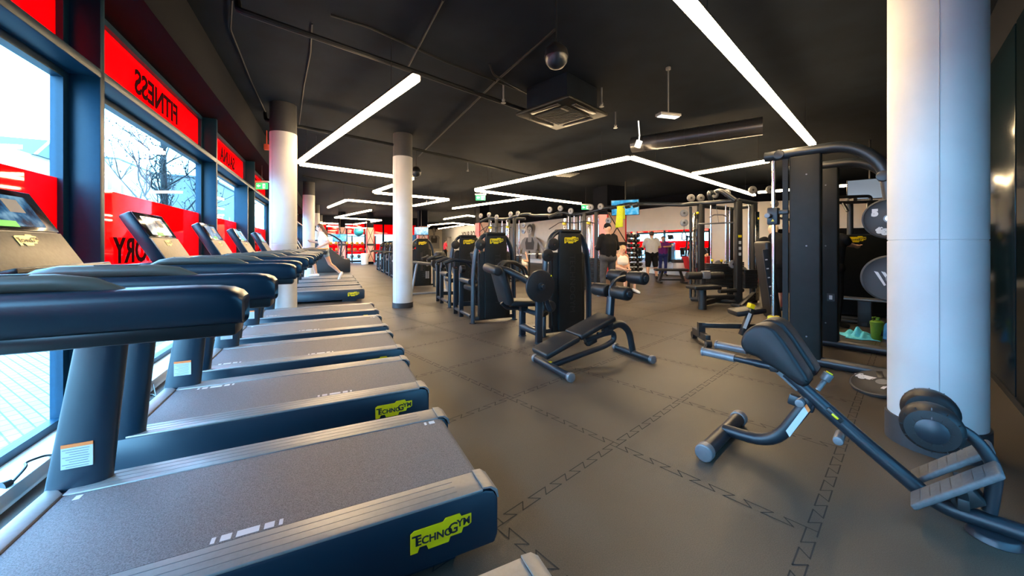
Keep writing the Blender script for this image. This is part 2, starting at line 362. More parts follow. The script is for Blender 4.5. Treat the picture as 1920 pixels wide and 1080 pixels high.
# mirrors
def mirror(a, c, z0, z1, name):
    a, c = V(a), V(c); d = (c - a).normalized(); n_ = V((-d.y, d.x, 0)); a = a + n_ * .015; c = c + n_ * .015
    b = MB(); b.prism([a + V((0, 0, z0)), c + V((0, 0, z0)), c + V((0, 0, z1)), a + V((0, 0, z1))], n_ * .01)
    return b.done(name, 'mirror')
mo = mirror(S3 + (PR(PW, 25) - S3).normalized() * 1.15, PR(PW, 14.55), .22, 1.95, 'wall_mirror_panel'); tag(mo, 'long frameless wall mirror behind the free weights area', 'mirror'); mo.name = 'mirror'
mo = mirror(S2a + V((-.3, .13, 0)), S2b + V((1.0, -.43, 0)), .22, 1.86, 'mirror'); tag(mo, 'wall mirror behind the machine at the far right', 'mirror')
b = MB(); q0, q1 = S3, PR(PW, 19); d = (q1 - q0).normalized(); n_ = V((-d.y, d.x, 0))
b.prism([q0, q1, q1 + n_ * .55, q0 + n_ * .55], (0, 0, .2)); struct(b.done('trim_30', 'white'))
# ---- far end wall with red band windows
ENDR = 31.0
b = MB(); rr_box(b, PG, 6.6, ENDR, ENDR + .2, 0, .12); rr_box(b, PG, 6.6, ENDR, ENDR + .2, 2.95, 3.53)
for k in range(7): rr_box(b, PG + k * 1.34, PG + k * 1.34 + .12, ENDR, ENDR + .2, 0, 3.0)
struct(b.done('wall_end', 'blackpaint'))
win = bpy.data.objects.new('window_20', None); C.objects.link(win); win['kind'] = 'structure'
b = MB(); rr_box(b, PG, 6.6, ENDR + .09, ENDR + .10, .12, 2.95); b.done('glass', 'glass', win)
b = MB(); rr_box(b, PG, 6.6, ENDR + .05, ENDR + .06, 2.15, 2.95); rr_box(b, PG, 6.6, ENDR + .05, ENDR + .06, .62, 1.42); b.done('red_film', 'redfilm', win)
# ---- round concrete columns
def column(x, y, r, name, zt=3.06, base=.1, sd=(-.35, -.937)):
    b = MB()
    b.m(1).lathe([(r + .012, 0), (r + .012, base)], (x, y, 0), n=48)
    b.m(0).lathe([(r, base), (r, 1.28), (r - .004, 1.283), (r - .004, 1.287), (r, 1.29), (r, zt)], (x, y, 0), n=48)
    b.m(1).lathe([(r - .003, zt), (r - .003, 3.53)], (x, y, 0), n=48)
    b.m(2).box((x + r * sd[0], y + r * sd[1], (zt + base) / 2), (.0035, .0035, zt - base - .02)); mat('seam', (.33, .33, .33), .8)
    return struct(b.done(name, ['column', 'darkcol', 'seam']))
column(-3.70, 6.0, .193, 'column_1'); column(-2.24, 7.6, .193, 'column_2'); column(-7.29, 13.3, .193, 'column_3'); column(-10.9, 20.6, .193, 'column_4'); column(-14.2, 27.4, .193, 'column_5')
column(2.66, 2.33, .213, 'column_6', 3.53, .17, (-.70, -.714))
# clad square pillars with cross braces on red and peach panels
def pillar(p, r, label, wd=.48, h=2.35):
    tp = thing('clad_pillar', label, 'pillar', PR(p, r), ANG)
    b = MB(); b.box((0, 0, 3.53 / 2), (wd - .06, wd - .06, 3.53)); b.done('core', 'blackpaint', tp)
    b = MB(); b.box((0, -wd / 2 - .005, .42 + .3), (wd - .08, .02, 1.1)); b.box((0, -wd / 2 - .005, 1.95), (wd - .08, .02, 1.1)); b.done('front_panel', 'peach', tp)
    b = MB(); b.box((-wd / 2 - .005, 0, h / 2 + .12), (.02, wd - .02, h)); b.done('side_panel', 'pink', tp)
    b = MB(); b.box((-wd / 2 + .01, -wd / 2 - .012, h / 2 + .12), (.05, .03, h)); b.box((wd / 2 - .01, -wd / 2 - .012, h / 2 + .12), (.05, .03, h)); b.done('edge_strip', 'red', tp)
    b = MB()
    for z0 in (.2, 1.42):
        for s in (-1, 1): b.bar((-s * (wd / 2 - .04), -wd / 2 - .03, z0), (s * (wd / 2 - .04), -wd / 2 - .03, z0 + 1.05), .03, .015, up=(0, 1, 0))
    b.box((0, -wd / 2 - .02, 1.33), (wd, .04, .14)); b.done('cross_brace', 'black', tp)
    return tp
def PRinv(v): return (v.x * CA + v.y * SA, -v.x * SA + v.y * CA)
v = at(694, 495); pillar(*PRinv(v), 'red and peach clad pillar at the far end beside the white bin')
v = pt(641, 461, 25); pillar(*PRinv(V((v.x, v.y, 0))), 'clad pillar under the far left screen')
v = pt(905, 461, 20); pillar(*PRinv(V((v.x, v.y, 0))), 'red edged pillar behind the cable stations, in front of the slogan wall', .6)
v = pt(1141, 461, 14.4); pillar(*PRinv(V((v.x, v.y, 0))), 'dark topped pillar carrying the tilted screen', .9)
v = pt(792, 461, 24); pillar(*PRinv(V((v.x, v.y, 0))), 'pillar with a screen, right behind the free standing white column', .6)
# ---- LED strip lights
def led(a, c, label, wires=True, wd=.085):
    a, c = V(a), V(c); d = (c - a).normalized() * .045; a = a + d; c = c - d; mid = (a + c) / 2; d = c - a; L = d.length; rz = math.atan2(d.y, d.x)
    t_ = thing('led_strip_light', label, 'strip light', mid, rz, 'hanging led strip lights')
    b = MB(); b.box((0, 0, .045), (L, wd * .8, .03), bev=.004); b.done('housing', 'black', t_)
    b = MB(); b.box((0, 0, 0), (L, wd, .06), bev=.01); b.done('diffuser', 'led', t_)
    for s in (-.38, .38):
        b = MB(); b.cyl((s * L, 0, .05), (s * L, 0, 3.53 - mid.z), .003, n=6); b.done('suspension_wire', 'satin', t_)
    return t_
LZ = 2.9
def LP(x, y): return at(x, y, LZ)
LEDS = [((785, 142), (560, 305), 'bright strip light slanting down to the large white column at left'),
 ((558, 307), (778, 336), 'strip light passing in front of the slim white column'),
 ((1250, -40), (1525, 272), 'large bright strip light overhead at right, nearest the camera'),
 ((890, 356), (1183, 295), 'strip light forming the left side of the central peak'),
 ((1183, 295), (1415, 366), 'strip light forming the right side of the central peak'),
 ((1295, 327), (1446, 301), 'strip light meeting the top of the cage like power rack'),
 ((890, 357), (1090, 382), 'strip light running right from the green exit sign'),
 ((848, 391), (1000, 370), 'strip light joining the exit sign strip from below left'),
 ((700, 360), (738, 347), 'short strip light slanting up behind the slim white column'),
 ((700, 361), (842, 374), 'upper stroke of the zigzag light behind the slim column'),
 ((842, 374), (775, 386), 'lower right stroke of the zigzag light behind the slim column'),
 ((775, 386), (650, 375), 'long flat stroke of the zigzag light left of the slim column'),
 ((650, 375), (615, 389), 'short left end of the zigzag light above the treadmills'),
 ((696, 394), (628, 408), 'top stroke of the far z shaped light above the runner'),
 ((628, 408), (715, 413), 'middle stroke of the far z shaped light'),
 ((715, 413), (662, 421), 'bottom stroke of the far z shaped light'),
 ((600, 418), (662, 421), 'flat strip light beside the row of white columns far left'),
 ((612, 424), (688, 428), 'farthest flat strip light above the red end windows'),
 ((832, 411), (877, 404), 'small strip light rising toward the dark pillar'),
 ((877, 404), (890, 406), 'very short strip light against the dark pillar'),
 ((797, 423), (850, 418), 'far strip light above the portrait mural, left half'),
 ((850, 418), (888, 422), 'far strip light above the slogan, right half'),
 ((1418, 361), (1600, 347), 'strip light behind the power rack uprights'),
 ((1128, 386), (1200, 381), 'strip light half hidden behind the cable beam'),
 ((869, 422), (822, 429), 'far strip light running along the slogan wall'), ((805, 424), (790, 429), 'short far strip light above the portrait mural, next to the slim column')]
for i, (a, c, lb) in enumerate(LEDS): led(at(*a, 2.55 if i == 17 else LZ), at(*c, 2.55 if i == 17 else LZ), lb)
# ---- things on the ceiling
def conduit(label, pts, r, name='ceiling_pipe', m_='pipeblack'):
    b = MB(); b.tube(pts, r, 8, .06); return tag(b.done(name, m_), label, 'pipe', None)
def CP(x, y, z=3.3): return at(x, y, z)
o = conduit('sprinkler pipe crossing the ceiling from the top left corner', [CP(446, 3, 3.5), CP(447, 19), CP(622, 80), CP(765, 130), CP(988, 208)], .028)
o = conduit('sprinkler pipe running right from the large left column', [CP(497, 212, 3.5), CP(499, 225), CP(771, 278), CP(998, 330)], .03)
o = conduit('thin conduit from the top edge down to the bright left strip light', [at(831, 0, 3.5), at(765, 126, 3.5)], .012)
o = conduit('thin conduit slanting across the ceiling left of the air conditioner', [at(1040, 56, 3.5), at(935, 148, 3.5), at(785, 293, 3.5)], .014)
o = conduit('thin conduit parallel to the sprinkler pipe', [at(620, 28, 3.5), at(690, 50, 3.5), at(840, 118, 3.5), at(990, 175, 3.5)], .013)
o = conduit('cable clipped to the ceiling beside the window beam', [at(435, 0, 3.51), at(432, 55, 3.51), at(470, 150, 3.51), at(500, 215, 3.51)], .008)
o = conduit('cable clipped to the ceiling over the treadmills', [at(585, 45, 3.51), at(582, 100, 3.51), at(570, 160, 3.51), at(560, 240, 3.51)], .008)
o = conduit('thin pipe along the ceiling far left of the slim column', [at(568, 330, 3.35), at(735, 360, 3.35)], .02)
o = conduit('conduit loop hanging near the dome speaker', [at(918, 120, 3.5), at(925, 140, 3.45), at(960, 160, 3.4), at(990, 176, 3.5)], .012)
# spiral duct
b = MB(); a, c = CP(1185, 272, 3.28), CP(1430, 236, 3.28); b.cyl(a, c, .15, n=24)
for k in range(1, 9):
    q = a.lerp(c, k / 9); d = (c - a).normalized(); b.cyl(q - d * .012, q + d * .012, .156, n=24)
mat('ductfoil', (.055, .055, .06), .3, metal=.6, bump=.4, bscale=25)
tag(b.done('ventilation_duct', 'ductfoil'), 'dark round ventilation duct under the ceiling right of the air conditioner', 'duct')
# cassette air conditioner
t_ = thing('air_conditioner', 'square black cassette air conditioner under the middle of the ceiling', 'air conditioner', (.72, 5.35, 3.15), R(45))
b = MB(); b.box((0, 0, .2), (.72, .72, .36), bev=.01); b.done('housing', 'ceiling', t_)
b = MB(); b.box((0, 0, 0), (.95, .95, .05), bev=.02); b.done('cover', 'panel', t_)
b = MB(); b.box((0, 0, -.028), (.56, .56, .01), bev=.003)
for k in range(14): b.box((-.25 + k * .0385, 0, -.034), (.012, .54, .006))
b.done('grille', 'satin', t_)
for k in range(4):
    b = MB(); a = k * math.pi / 2; b.box((math.cos(a) * .385, math.sin(a) * .385, -.028), (.07, .5, .012), (0, 0, a), .004); b.done('flap', 'black', t_)
b = MB(); b.box((-.2, -.2, -.04), (.16, .03, .002), (0, 0, 0)); b.done('label_plate', 'bronze', t_)
def ball_speaker(px, py, z, rad, label):
    p = at(px, py, z); t_ = thing('dome_speaker', label, 'speaker', p)
    b = MB(); b.lathe([(rad * .45, rad * 1.05), (rad * .9, rad * .55), (rad, .1 * rad), (rad * 1.0, -.05 * rad)], (0, 0, 0), n=28); b.done('shell', 'black', t_)
    b = MB(); b.lathe([(rad * .97, -.05 * rad), (rad * .9, -.42 * rad), (rad * .62, -.8 * rad), (rad * .2, -.98 * rad), (.002, -rad)], (0, 0, 0), n=28); b.done('grille', 'steel', t_)
    b = MB(); b.cyl((0, 0, rad), (0, 0, 3.53 - z), .006, n=8); b.done('rod', 'black', t_)
ball_speaker(1043, 107, 2.95, .108, 'black dome speaker hanging under the ceiling above the air conditioner')
ball_speaker(780, 323, 3.0, .12, 'black dome speaker beside the top of the slim white column')
ball_speaker(805, 376, 3.0, .12, 'tiny dome speaker far behind the slim column'); 
p = at(1253, 219, 2.9); t_ = thing('emergency_lamp', 'flat emergency lamp hanging on a rod right of the air conditioner', 'lamp', p, R(15))
b = MB(); b.box((0, 0, .02), (.30, .12, .035), bev=.006); b.done('housing', 'greysteel', t_)
b = MB(); b.box((0, 0, 0), (.27, .09, .012), bev=.003); b.done('diffuser', 'lampwhite', t_)
b = MB(); b.cyl((0, 0, .03), (0, 0, .63), .008, n=8); b.cyl((0, 0, .6), (0, 0, .63), .03, n=12); b.done('rod', 'greysteel', t_)
def exit_sign(px, py, z, wd, label, lit='exitsign'):
    p = at(px, py, z); t_ = thing('exit_sign', label, 'exit sign', p)
    b = MB(); b.box((0, 0, wd * .36), (wd * 1.15, .06, wd * .14), bev=.005); b.done('housing', 'white', t_)
    b = MB(); b.box((0, 0, 0), (wd, .02, wd * .52), bev=.003)
    b.m(1).prism([V((x * wd, -.0115, z_ * wd)) for x, z_ in ((-.4, .02), (-.25, .15), (-.25, .06), (-.1, .06), (-.1, -.02), (-.25, -.02), (-.25, -.11))], (0, -.002, 0))
    b.box((.2 * wd, -.012, 0), (.2 * wd, .002, .38 * wd)); b.m(0).box((.22 * wd, -.014, -.01 * wd), (.07 * wd, .002, .26 * wd)); b.done('sign_panel', [lit, 'lampwhite'], t_)
    b = MB(); b.cyl((0, 0, wd * .4), (0, 0, 3.53 - z), .006, n=8); b.done('rod', 'black', t_)
exit_sign(901, 371, 2.75, .30, 'green exit sign hanging at the left corner of the central strip lights')
exit_sign(1098, 389, 2.75, .32, 'green exit sign far behind the cable station')
exit_sign(491, 349, 2.55, .26, 'exit sign on the window wall beside the large left column')
p = at(1062, 327, 3.5); t_ = thing('air_vent', 'pale square ceiling air vent behind the left side of the central peak of lights', 'vent', p, R(20))
b = MB(); b.box((0, 0, 0), (.6, .6, .03), bev=.005); b.done('frame', 'greysteel', t_)
b = MB()
for k in range(6): b.box((-.22 + k * .09, 0, -.02), (.04, .5, .02), (0, .5, 0))
b.done('slat', 'greysteel', t_)
for (x, y, lb) in ((1128, 193, 'sprinkler head right of the air conditioner'), (944, 186, 'sprinkler head left of the air conditioner'), (877, 317, 'small white detector above the exit sign strip'), (1154, 234, 'sprinkler head below right of the air conditioner'), (1045, 0, 'x')):
    if lb == 'x': continue
    p = at(x, y, 3.3); t_ = MB(); t_.cyl(p + V((0, 0, .22)), p, .012, n=8).cyl(p, p - V((0, 0, .03)), .022, n=10).cyl(p - V((0, 0, .05)), p - V((0, 0, .055)), .035, n=12).cyl(p, p - V((0, 0, .05)), .006, n=6)
    tag(t_.done('sprinkler_head' if 'sprink' in lb else 'smoke_detector', 'greysteel'), lb, 'sprinkler' if 'sprink' in lb else 'detector')
p = at(1197, 270, 3.1); t_ = MB(); t_.box(p, (.10, .06, .13), (.3, .2, .4), .008); t_.tube([p, p + V((.02, 0, .15)), p + V((0, 0, .42))], .012, 8); tag(t_.done('projector', 'lampwhite'), 'small pale device hanging at the left end of the duct', 'device')
p = at(500, 276, 3.2); t_ = MB(); t_.box(p, (.09, .09, .11), (0, 0, ANG), .01); t_.cyl(p, p + V((0, 0, .33)), .01, n=6); mat('dullred', (.5, .06, .03), .5); tag(t_.done('fire_alarm', 'dullred'), 'small red fire alarm box left of the large column top', 'alarm')
# ================================================================ OUTSIDE
def paving_mat():
    m = bpy.data.materials.new('paving'); m.use_nodes = True; n = m.node_tree; b = n.nodes['Principled BSDF']; L = n.links.new
    tc = n.nodes.new('ShaderNodeTexCoord'); mp = n.nodes.new('ShaderNodeMapping'); mp.inputs['Rotation'].default_value = (0, 0, .5); L(tc.outputs['Object'], mp.inputs[0])
    br = n.nodes.new('ShaderNodeTexBrick'); br.inputs['Scale'].default_value = 3.6; br.inputs['Mortar Size'].default_value = .018; br.inputs['Color1'].default_value = (.20, .165, .135, 1); br.inputs['Color2'].default_value = (.17, .14, .115, 1); br.inputs['Mortar'].default_value = (.035, .033, .03, 1)
    L(mp.outputs[0], br.inputs[0]); L(br.outputs[0], b.inputs['Base Color']); b.inputs['Roughness'].default_value = .75; MATS['paving'] = m
paving_mat()
b = MB(); b.prism([PR(PG - .1, -30, -.05), PR(PG - .1, 130, -.05), PR(-120, 130, -.05), PR(-120, -30, -.05)], (0, 0, -.1)); struct(b.done('street', 'paving'))
b = MB(); b.prism([PR(PG - .1, -30, -.06), PR(40, -30, -.06), PR(40, -4, -.06), V((3.2, 1.2, -.06)), corner + V((.1, -.1, -.06)), PR(PG - .1, -1.4, -.06)], (0, 0, -.1)); struct(b.done('street_corner', 'paving'))
b = MB(); b.prism([PR(PG - .05, 31.3, -.06), PR(12, 31.3, -.05), PR(12, 60, -.05), PR(PG - .1, 60, -.05)], (0, 0, -.1)); struct(b.done('street_end', 'paving'))
mat('facade', (.30, .25, .20), .8, noise=.05, nscale=.6); mat('facadeblue', (.10, .105, .11), .8, noise=.1, nscale=.5); mat('wing', (.06, .07, .08), .3); mat('rooftile', (.05, .06, .07), .7)
def building(p0, p1, r0, r1, h, label, m_='facade', gable=None, rows=3, cols=5):
    t_ = thing('building', label, 'building', PR((p0 + p1) / 2, (r0 + r1) / 2, -.05), ANG); wx, wy = p1 - p0, r1 - r0
    b = MB(); b.box((0, 0, h / 2), (wx, wy, h)); b.done('wall', m_, t_)
    for i in range(cols):
        for j in range(rows):
            y = -wy / 2 + (i + .5) * wy / cols; z = 1.4 + j * 3.0
            if z + 1 > h: continue
            b = MB(); b.box((wx / 2 + .01, y, z), (.06, .95, 1.4), bev=.01); w_ = b.done('window', 'wing', t_)
            b = MB(); b.box((wx / 2 + .045, y, z), (.03, .05, 1.4)); b.box((wx / 2 + .045, y, z), (.03, .95, .05)); b.done('window_bar', 'facade', w_)
    b = MB()
    if gable:
        yc, gw, gh = gable
        b.prism([(-wx / 2, yc - gw / 2, h), (-wx / 2, yc + gw / 2, h), (-wx / 2, yc, h + gh)], (wx + .3, 0, 0)); b.done('gable', 'rooftile', t_)
        b = MB()
        for s in (-1, 1): b.bar((wx / 2 + .34, yc + s * gw / 2, h), (wx / 2 + .34, yc, h + gh), .25, .12)
        b.bar((wx / 2 + .34, yc, h), (wx / 2 + .34, yc, h + gh), .25, .1); b.done('gable_trim', 'facade', t_)
    else:
        b.box((0, 0, h + .1), (wx + .4, wy + .4, .2)); b.done('roof', 'rooftile', t_)
building(-42, -30, 46, 77, 11.6, 'white building across the street with a blue grey gable', gable=(2.1, 5.2, 2.2), rows=3, cols=9)
building(-42, -30, 80, 97, 15.0, 'pale flat roofed building behind the bare tree', rows=4, cols=5)
building(-16, -12, 52, 80, 8.8, 'blue grey building seen through the narrow window by the door', 'facadeblue', rows=2, cols=8)
building(-2, 12, 48, 58, 8.0, 'pale building behind the red end windows', rows=2, cols=5)
mat('bark', (.010, .010, .010), .85, noise=.4, nscale=20); mat('deadleaf', (.015, .015, .012), .8)
def tree(p, r, h, label, seed):
    rnd = random.Random(seed); t_ = thing('bare_tree', label, 'tree', PR(p, r, -.05))
    tr = MB(); br = MB(); lf = MB()
    tr.tube([(0, 0, 0), (.02, .01, h * .4), (-.03, .03, h * .75), (0, 0, h)], [.085, .07, .045, .012], 10); tr.done('trunk', 'bark', t_)
    def grow(o, d, L, rad, dep):
        pts = [o]; q = o.copy(); dd = d.copy()
        for k in range(4):
            dd = (dd + V((rnd.uniform(-.22, .22), rnd.uniform(-.22, .22), rnd.uniform(-.05, .2)))).normalized(); q = q + dd * L / 4; pts.append(q.copy())
        br.tube(pts, [rad, rad * .85, rad * .7, rad * .55, rad * .35], 5)
        if dep:
            for k in range(5):
                i = rnd.randint(1, 4); a = rnd.uniform(0, 6.28); nd = (dd + V((math.cos(a), math.sin(a), rnd.uniform(-.3, .5))) * .8).normalized()
                grow(pts[i], nd, L * rnd.uniform(.4, .65), rad * .5, dep - 1)
        for k in range(2 if dep else 3):
            c = pts[rnd.randint(1, 4)] + V((rnd.uniform(-.05, .05),) * 3); e = [V((rnd.uniform(-1, 1), rnd.uniform(-1, 1), rnd.uniform(-1, 1))).normalized() * .035 for _ in range(3)]
            if rnd.random() < .8: lf.poly([c + e[0], c + e[1], c + e[2]])
    for k in range(20):
        z = h * (.26 + .70 * k / 20); a = k * 2.4 + rnd.uniform(-.3, .3); grow(V((0, 0, z)), V((math.cos(a), math.sin(a), .75)).normalized(), (1.75 - 1.1 * k / 20) * h / 6, .028 - .016 * k / 20, 2)
    br.done('branches', 'bark', t_); lf.done('leaves', 'deadleaf', t_)
v = pt(306, 461, 8.0); tree(*PRinv(V((v.x, v.y, 0))), 4.7, 'bare young street tree outside the second window', 3)
tree(-8.5, 2.2, 6.5, 'bare tree whose twigs reach into the nearest window from the left', 5)
# ================================================================ TREADMILLS  (local x = toward the user's back, y = along the row, origin = near outer rear corner)
def make_treadmill(label, variant=0, loc=(0, 0, 0)):
    t_ = thing('treadmill', label, 'treadmill', loc, ANG, 'treadmills along the windows')
    W, H = .82, .27
    # deck: dark side shells
    b = MB()
    prof = [(.05, .045), (.065, .08), (.065, H - .05), (.045, H - .015), (.01, H - .004), (-1.52, H - .004), (-1.565, H - .03), (-1.575, .1), (-1.55, .05), (-.1, .045)]
    for y0 in (0, W - .115):
        b.prism([(x, y0, z) for x, z in prof], (0, .115, 0), .008)
    b.box((-.8, W / 2, .14), (1.5, W - .2, .16)); b.box((-1.54, W / 2, .155), (.06, W - .1, .2), bev=.015)
    b.box((-.25, .10, .028), (.3, .1, .056)); b.box((-.25, W - .1, .028), (.3, .1, .056)); b.box((-1.4, W / 2, .028), (.2, W - .15, .056))
    b.done('deck', 'plastic', t_)
    for y0 in (0, W - .13):                          # ribbed aluminium foot rails
        b = MB(); b.box((-.745, y0 + .065, H), (1.49, .13, .012), bev=.004)
        for k in range(3): b.m(1).box((-.78, y0 + .032 + k * .033, H + .0062), (1.36, .0025, .0012))
        b.m(0); xx = .062
        b.prism([(0, y0, H + .006), (.03, y0, H + .001), (.052, y0, H - .018), (xx, y0, H - .045), (xx + .006, y0, H - .045), (.062, y0, H - .012), (.035, y0, H + .009), (0, y0, H + .012)][::-1], (0, .13, 0))
        b.done('side_rail', ['alu', 'greysteel'], t_)
    b = MB()
    b.prism([(-1.49, W - .12, H - .012), (-1.49, .12, H - .012), (-1.565, .02, H - .012), (-1.565, W - .02, H - .012)], (0, 0, .022), .007); b.done('front_rail', 'alu', t_)
    b = MB(); zb = H + .002
    bp = [(.046, H - .06), (.036, H - .03), (.018, H - .006), (0, zb), (-1.485, zb)]
    b.prism([(x, .135, z) for x, z in bp] + [(-1.485, .135, zb - .02), (-.03, .135, zb - .02), (.02, .135, H - .06)], (0, W - .27, 0))
    def marks(e0, s0, seq=(.012, .03, .065, .03, .012), h=.03):
        b.m(1); x = -e0
        for q in seq: b.box((x - q / 2, s0, zb + .0006), (q, h, .0012)); x -= q + .014
    if variant == 0: marks(.70, .157); marks(.03, W - .165, (.03, .012)); marks(1.42, W - .165, (.02,))
    elif variant == 1: marks(.42, .157); marks(1.16, W - .165)
    else: marks(.55, .157); marks(1.25, .157, (.012, .03, .05, .02))
    b.done('running_belt', ['belt', 'whitemark'], t_)
    logo(t_, (-.17, -.003, .165), (1, 0, 0), (0, 0, 1), .235)
    # uprights: oval leaning posts
    for y0 in (.045, W - .045):
        b = MB(); N = 9; rings = []
        t = bmesh.new()
        for i in range(N):
            z = (.10 if y0 < .3 else .10) + (1.06 - .10) * i / (N - 1); k = (z - .27) / .6
            xo = -.05 if y0 < .3 else 0; xa = -1.575 + .09 * k + xo; xb = -1.375 + .05 * k + xo; xc, hx = (xa + xb) / 2, abs(xb - xa) / 2
            rings.append([t.verts.new((xc + hx * math.copysign(abs(math.cos(a)) ** .75, math.cos(a)), y0 + .042 * math.sin(a), z)) for a in [2 * math.pi * q / 28 for q in range(28)]])
        for i in range(N - 1):
            for q in range(28): t.faces.new((rings[i][q], rings[i][(q + 1) % 28], rings[i + 1][(q + 1) % 28], rings[i + 1][q]))
        t.faces.new(rings[0][::-1]); t.faces.new(rings[-1]); b._merge(t); u_ = b.done('upright', 'plastic', t_)
        if y0 > .3:
            b = MB(); b.box((-1.465, y0 - .0425, .40), (.092, .004, .085)); b.m(1).box((-1.465, y0 - .0432, .448), (.092, .004, .013)); b.m(2)
            for q in range(8): b.box((-1.468 + .004 * (q % 3), y0 - .0448, .433 - q * .0098), (.078 - .012 * (q % 3), .0008, .0022))
            b.done('warning_label', ['paper', 'orange', 'greysteel'], u_)
    # hand rails and dashboard
    zt, zbm = 1.165, 1.06
    for side in (0, 1):
        y0, y1 = (-.03, .075) if side == 0 else (W - .075, W + .03)
        b = MB(); t = bmesh.new(); rings = []
        xs = [(-.700, .0), (-.701, .35), (-.705, .6), (-.714, .78), (-.730, .9), (-.757, .97), (-.80, 1.0), (-1.0, 1.0), (-1.22, 1.0), (-1.40, .96), (-1.52, .8)]
        for x, f in xs:
            wy = (y1 - y0) / 2 * (.55 + .45 * f) ; yc = (y0 + y1) / 2; top = zt - .06 * (1 - f); bot = zbm + .022
            rings.append([t.verts.new((x - (.012 if f < .5 else 0), yc + wy * math.copysign(abs(math.cos(a)) ** .45, math.cos(a)), (top + bot) / 2 + (top - bot) / 2 * math.copysign(abs(math.sin(a)) ** .55, math.sin(a)))) for a in [2 * math.pi * q / 24 for q in range(24)]])
        for i in range(len(rings) - 1):
            for q in range(24): t.faces.new((rings[i][q], rings[i][(q + 1) % 24], rings[i + 1][(q + 1) % 24], rings[i + 1][q]))
        t.faces.new(rings[0][::-1]); t.faces.new(rings[-1]); b._merge(t)
        h_ = b.done('handrail', 'plastic', t_, 60)
        b = MB(); b.box((-.93, (y0 + y1) / 2, zbm + .014), (.43, .082, .03), bev=.008); b.done('underside_cover', 'black', h_)
        b = MB(); yc = (y0 + y1) / 2; b.tube([(-.90, yc, zt - .012), (-.95, yc, zt + .008), (-1.0, yc, zt + .014), (-1.19, yc, zt + .014), (-1.23, yc, zt + .008), (-1.27, yc, zt - .012)], [.01, .016, .018, .018, .016, .01], 12); b.m(1)
        b.box((-1.08, yc, zt + .0322), (.09, .010, .002)); b.done('hand_grip', ['grip', 'greysteel'], h_)
    b = MB(); b.prism([(-1.14, .06, 1.10), (-1.18, .06, 1.155), (-1.36, .06, 1.168), (-1.50, .06, 1.15), (-1.52, .06, 1.08), (-1.30, .06, 1.05)], (0, W - .12, 0), .03, 3); b.done('dashboard', 'plastic', t_, 60)
    b = MB(); b.box((-1.36, W / 2, 1.172), (.05, .5, .02), (0, -.3, 0), .006); b.done('tray', 'black', t_)
    # console
    y0, y1 = .2, .62; pA, pB = V((-1.385, 0, 1.155)), V((-1.545, 0, 1.445)); d = (pB - pA).normalized(); n_ = V((-d.z, 0, d.x)) * -1
    if n_.x < 0: n_ = -n_
    L = (pB - pA).length; fm = frame_mx(pA + V((0, (y0 + y1) / 2, 0)), (0, 1, 0), d); wd = y1 - y0
    nz = fm.to_3x3().col[2]; sg = 1 if nz.x > 0 else -1
    def on(x, y, z): return fm @ V((x, y, z * sg))
    rm = fm.to_3x3()
    b = MB(); b.box(on(0, L / 2, -.03), (wd, L, .06), rm, .012); b.done('console', 'plastic', t_)
    b = MB(); b.box(on(0, L * .25, .0015), (wd - .012, L * .46, .006), rm, .002); cp = b.done('front_panel', 'bronze', t_)
    b = MB(); b.box(on(0, L * .74, .0015), (wd - .012, L * .48, .006), rm, .002); sp = b.done('screen', 'screenblack', t_)
    b = MB(); b.box(on(0, L * .725, .005), (wd * .70, L * .36, .002), rm); b.m(1).box(on(-.03, L * .565, .0065), (.09, .022, .001), rm); b.m(2)
    b.box(on(.06, L * .78, .0065), (.07, .05, .001), rm); b.box(on(-.1, L * .88, .0065), (.05, .008, .001), rm); b.done('display', ['console_screen', 'green', 'whitemark'], sp)
    lm = MB(); mx = frame_mx(on(0, L * .38, .0055), (0, 1, 0), d)
    lm.prism([mx @ V((a * .10, c * .10, 0)) for a, c in LOGO], mx.to_3x3().col[2] * .0015); mat('goldplate', (.62, .55, .22), .35, metal=.4)
    word_mark(lm.m(1), on(0, L * .38, .0078), (0, 1, 0), d, .10); lm.done('emblem', ['goldplate', 'logotext'], cp)
    return t_
TM = [((-.115, 1.484), 0), ((-.634, 2.546), 1), ((-1.091, 3.533), 2), ((-1.568, 4.523), 0), ((-2.085, 5.629), 2)]
TL = ['nearest treadmill fully in view, its deck filling the lower left foreground', 'second treadmill in view, the next one beyond the nearest full deck', 'third treadmill in view, counted from the lower left foreground',
      'fourth treadmill in view, second before the large white column', 'fifth treadmill in view, right in front of the large white column']
protos = {}
for (xy, v_), lb in zip(TM, TL):
    if v_ not in protos: protos[v_] = make_treadmill(lb, v_, (*xy, 0))
    else: dup(protos[v_], lb, (*xy, 0))
o0 = V((.028, 1.16, 0)) - PR(0, .82)
dup(protos[1], 'treadmill closest to the camera, mostly cut off by the bottom edge', (o0.x, o0.y, 0))
base = V((-3.42, 8.43, 0))
FL = ['first treadmill behind the large white column, full black side with yellow plate showing', 'treadmill second behind the large white column', 'treadmill third behind the large column, under the running woman', 'last treadmill of the row, next to the stair climber']
for k in range(4):
    q = base + PR(0, 1.16) * k; dup(protos[[1, 2, 0, 1][k]], FL[k], q)
# orange towel on a far hand rail
q = base + PR(-.86, 1.16 * 2 + .06, 1.175); b = MB(); b.box(q, (.34, .16, .03), (0, 0, ANG), .012); b.box(q + V((.02, -.07, -.07)), (.30, .02, .15), (0, 0, ANG), .008); mat('orangecloth', (.75, .38, .10), .9, noise=.1); tag(b.done('towel', 'orangecloth'), 'orange towel over a treadmill handrail beside the running woman', 'towel')
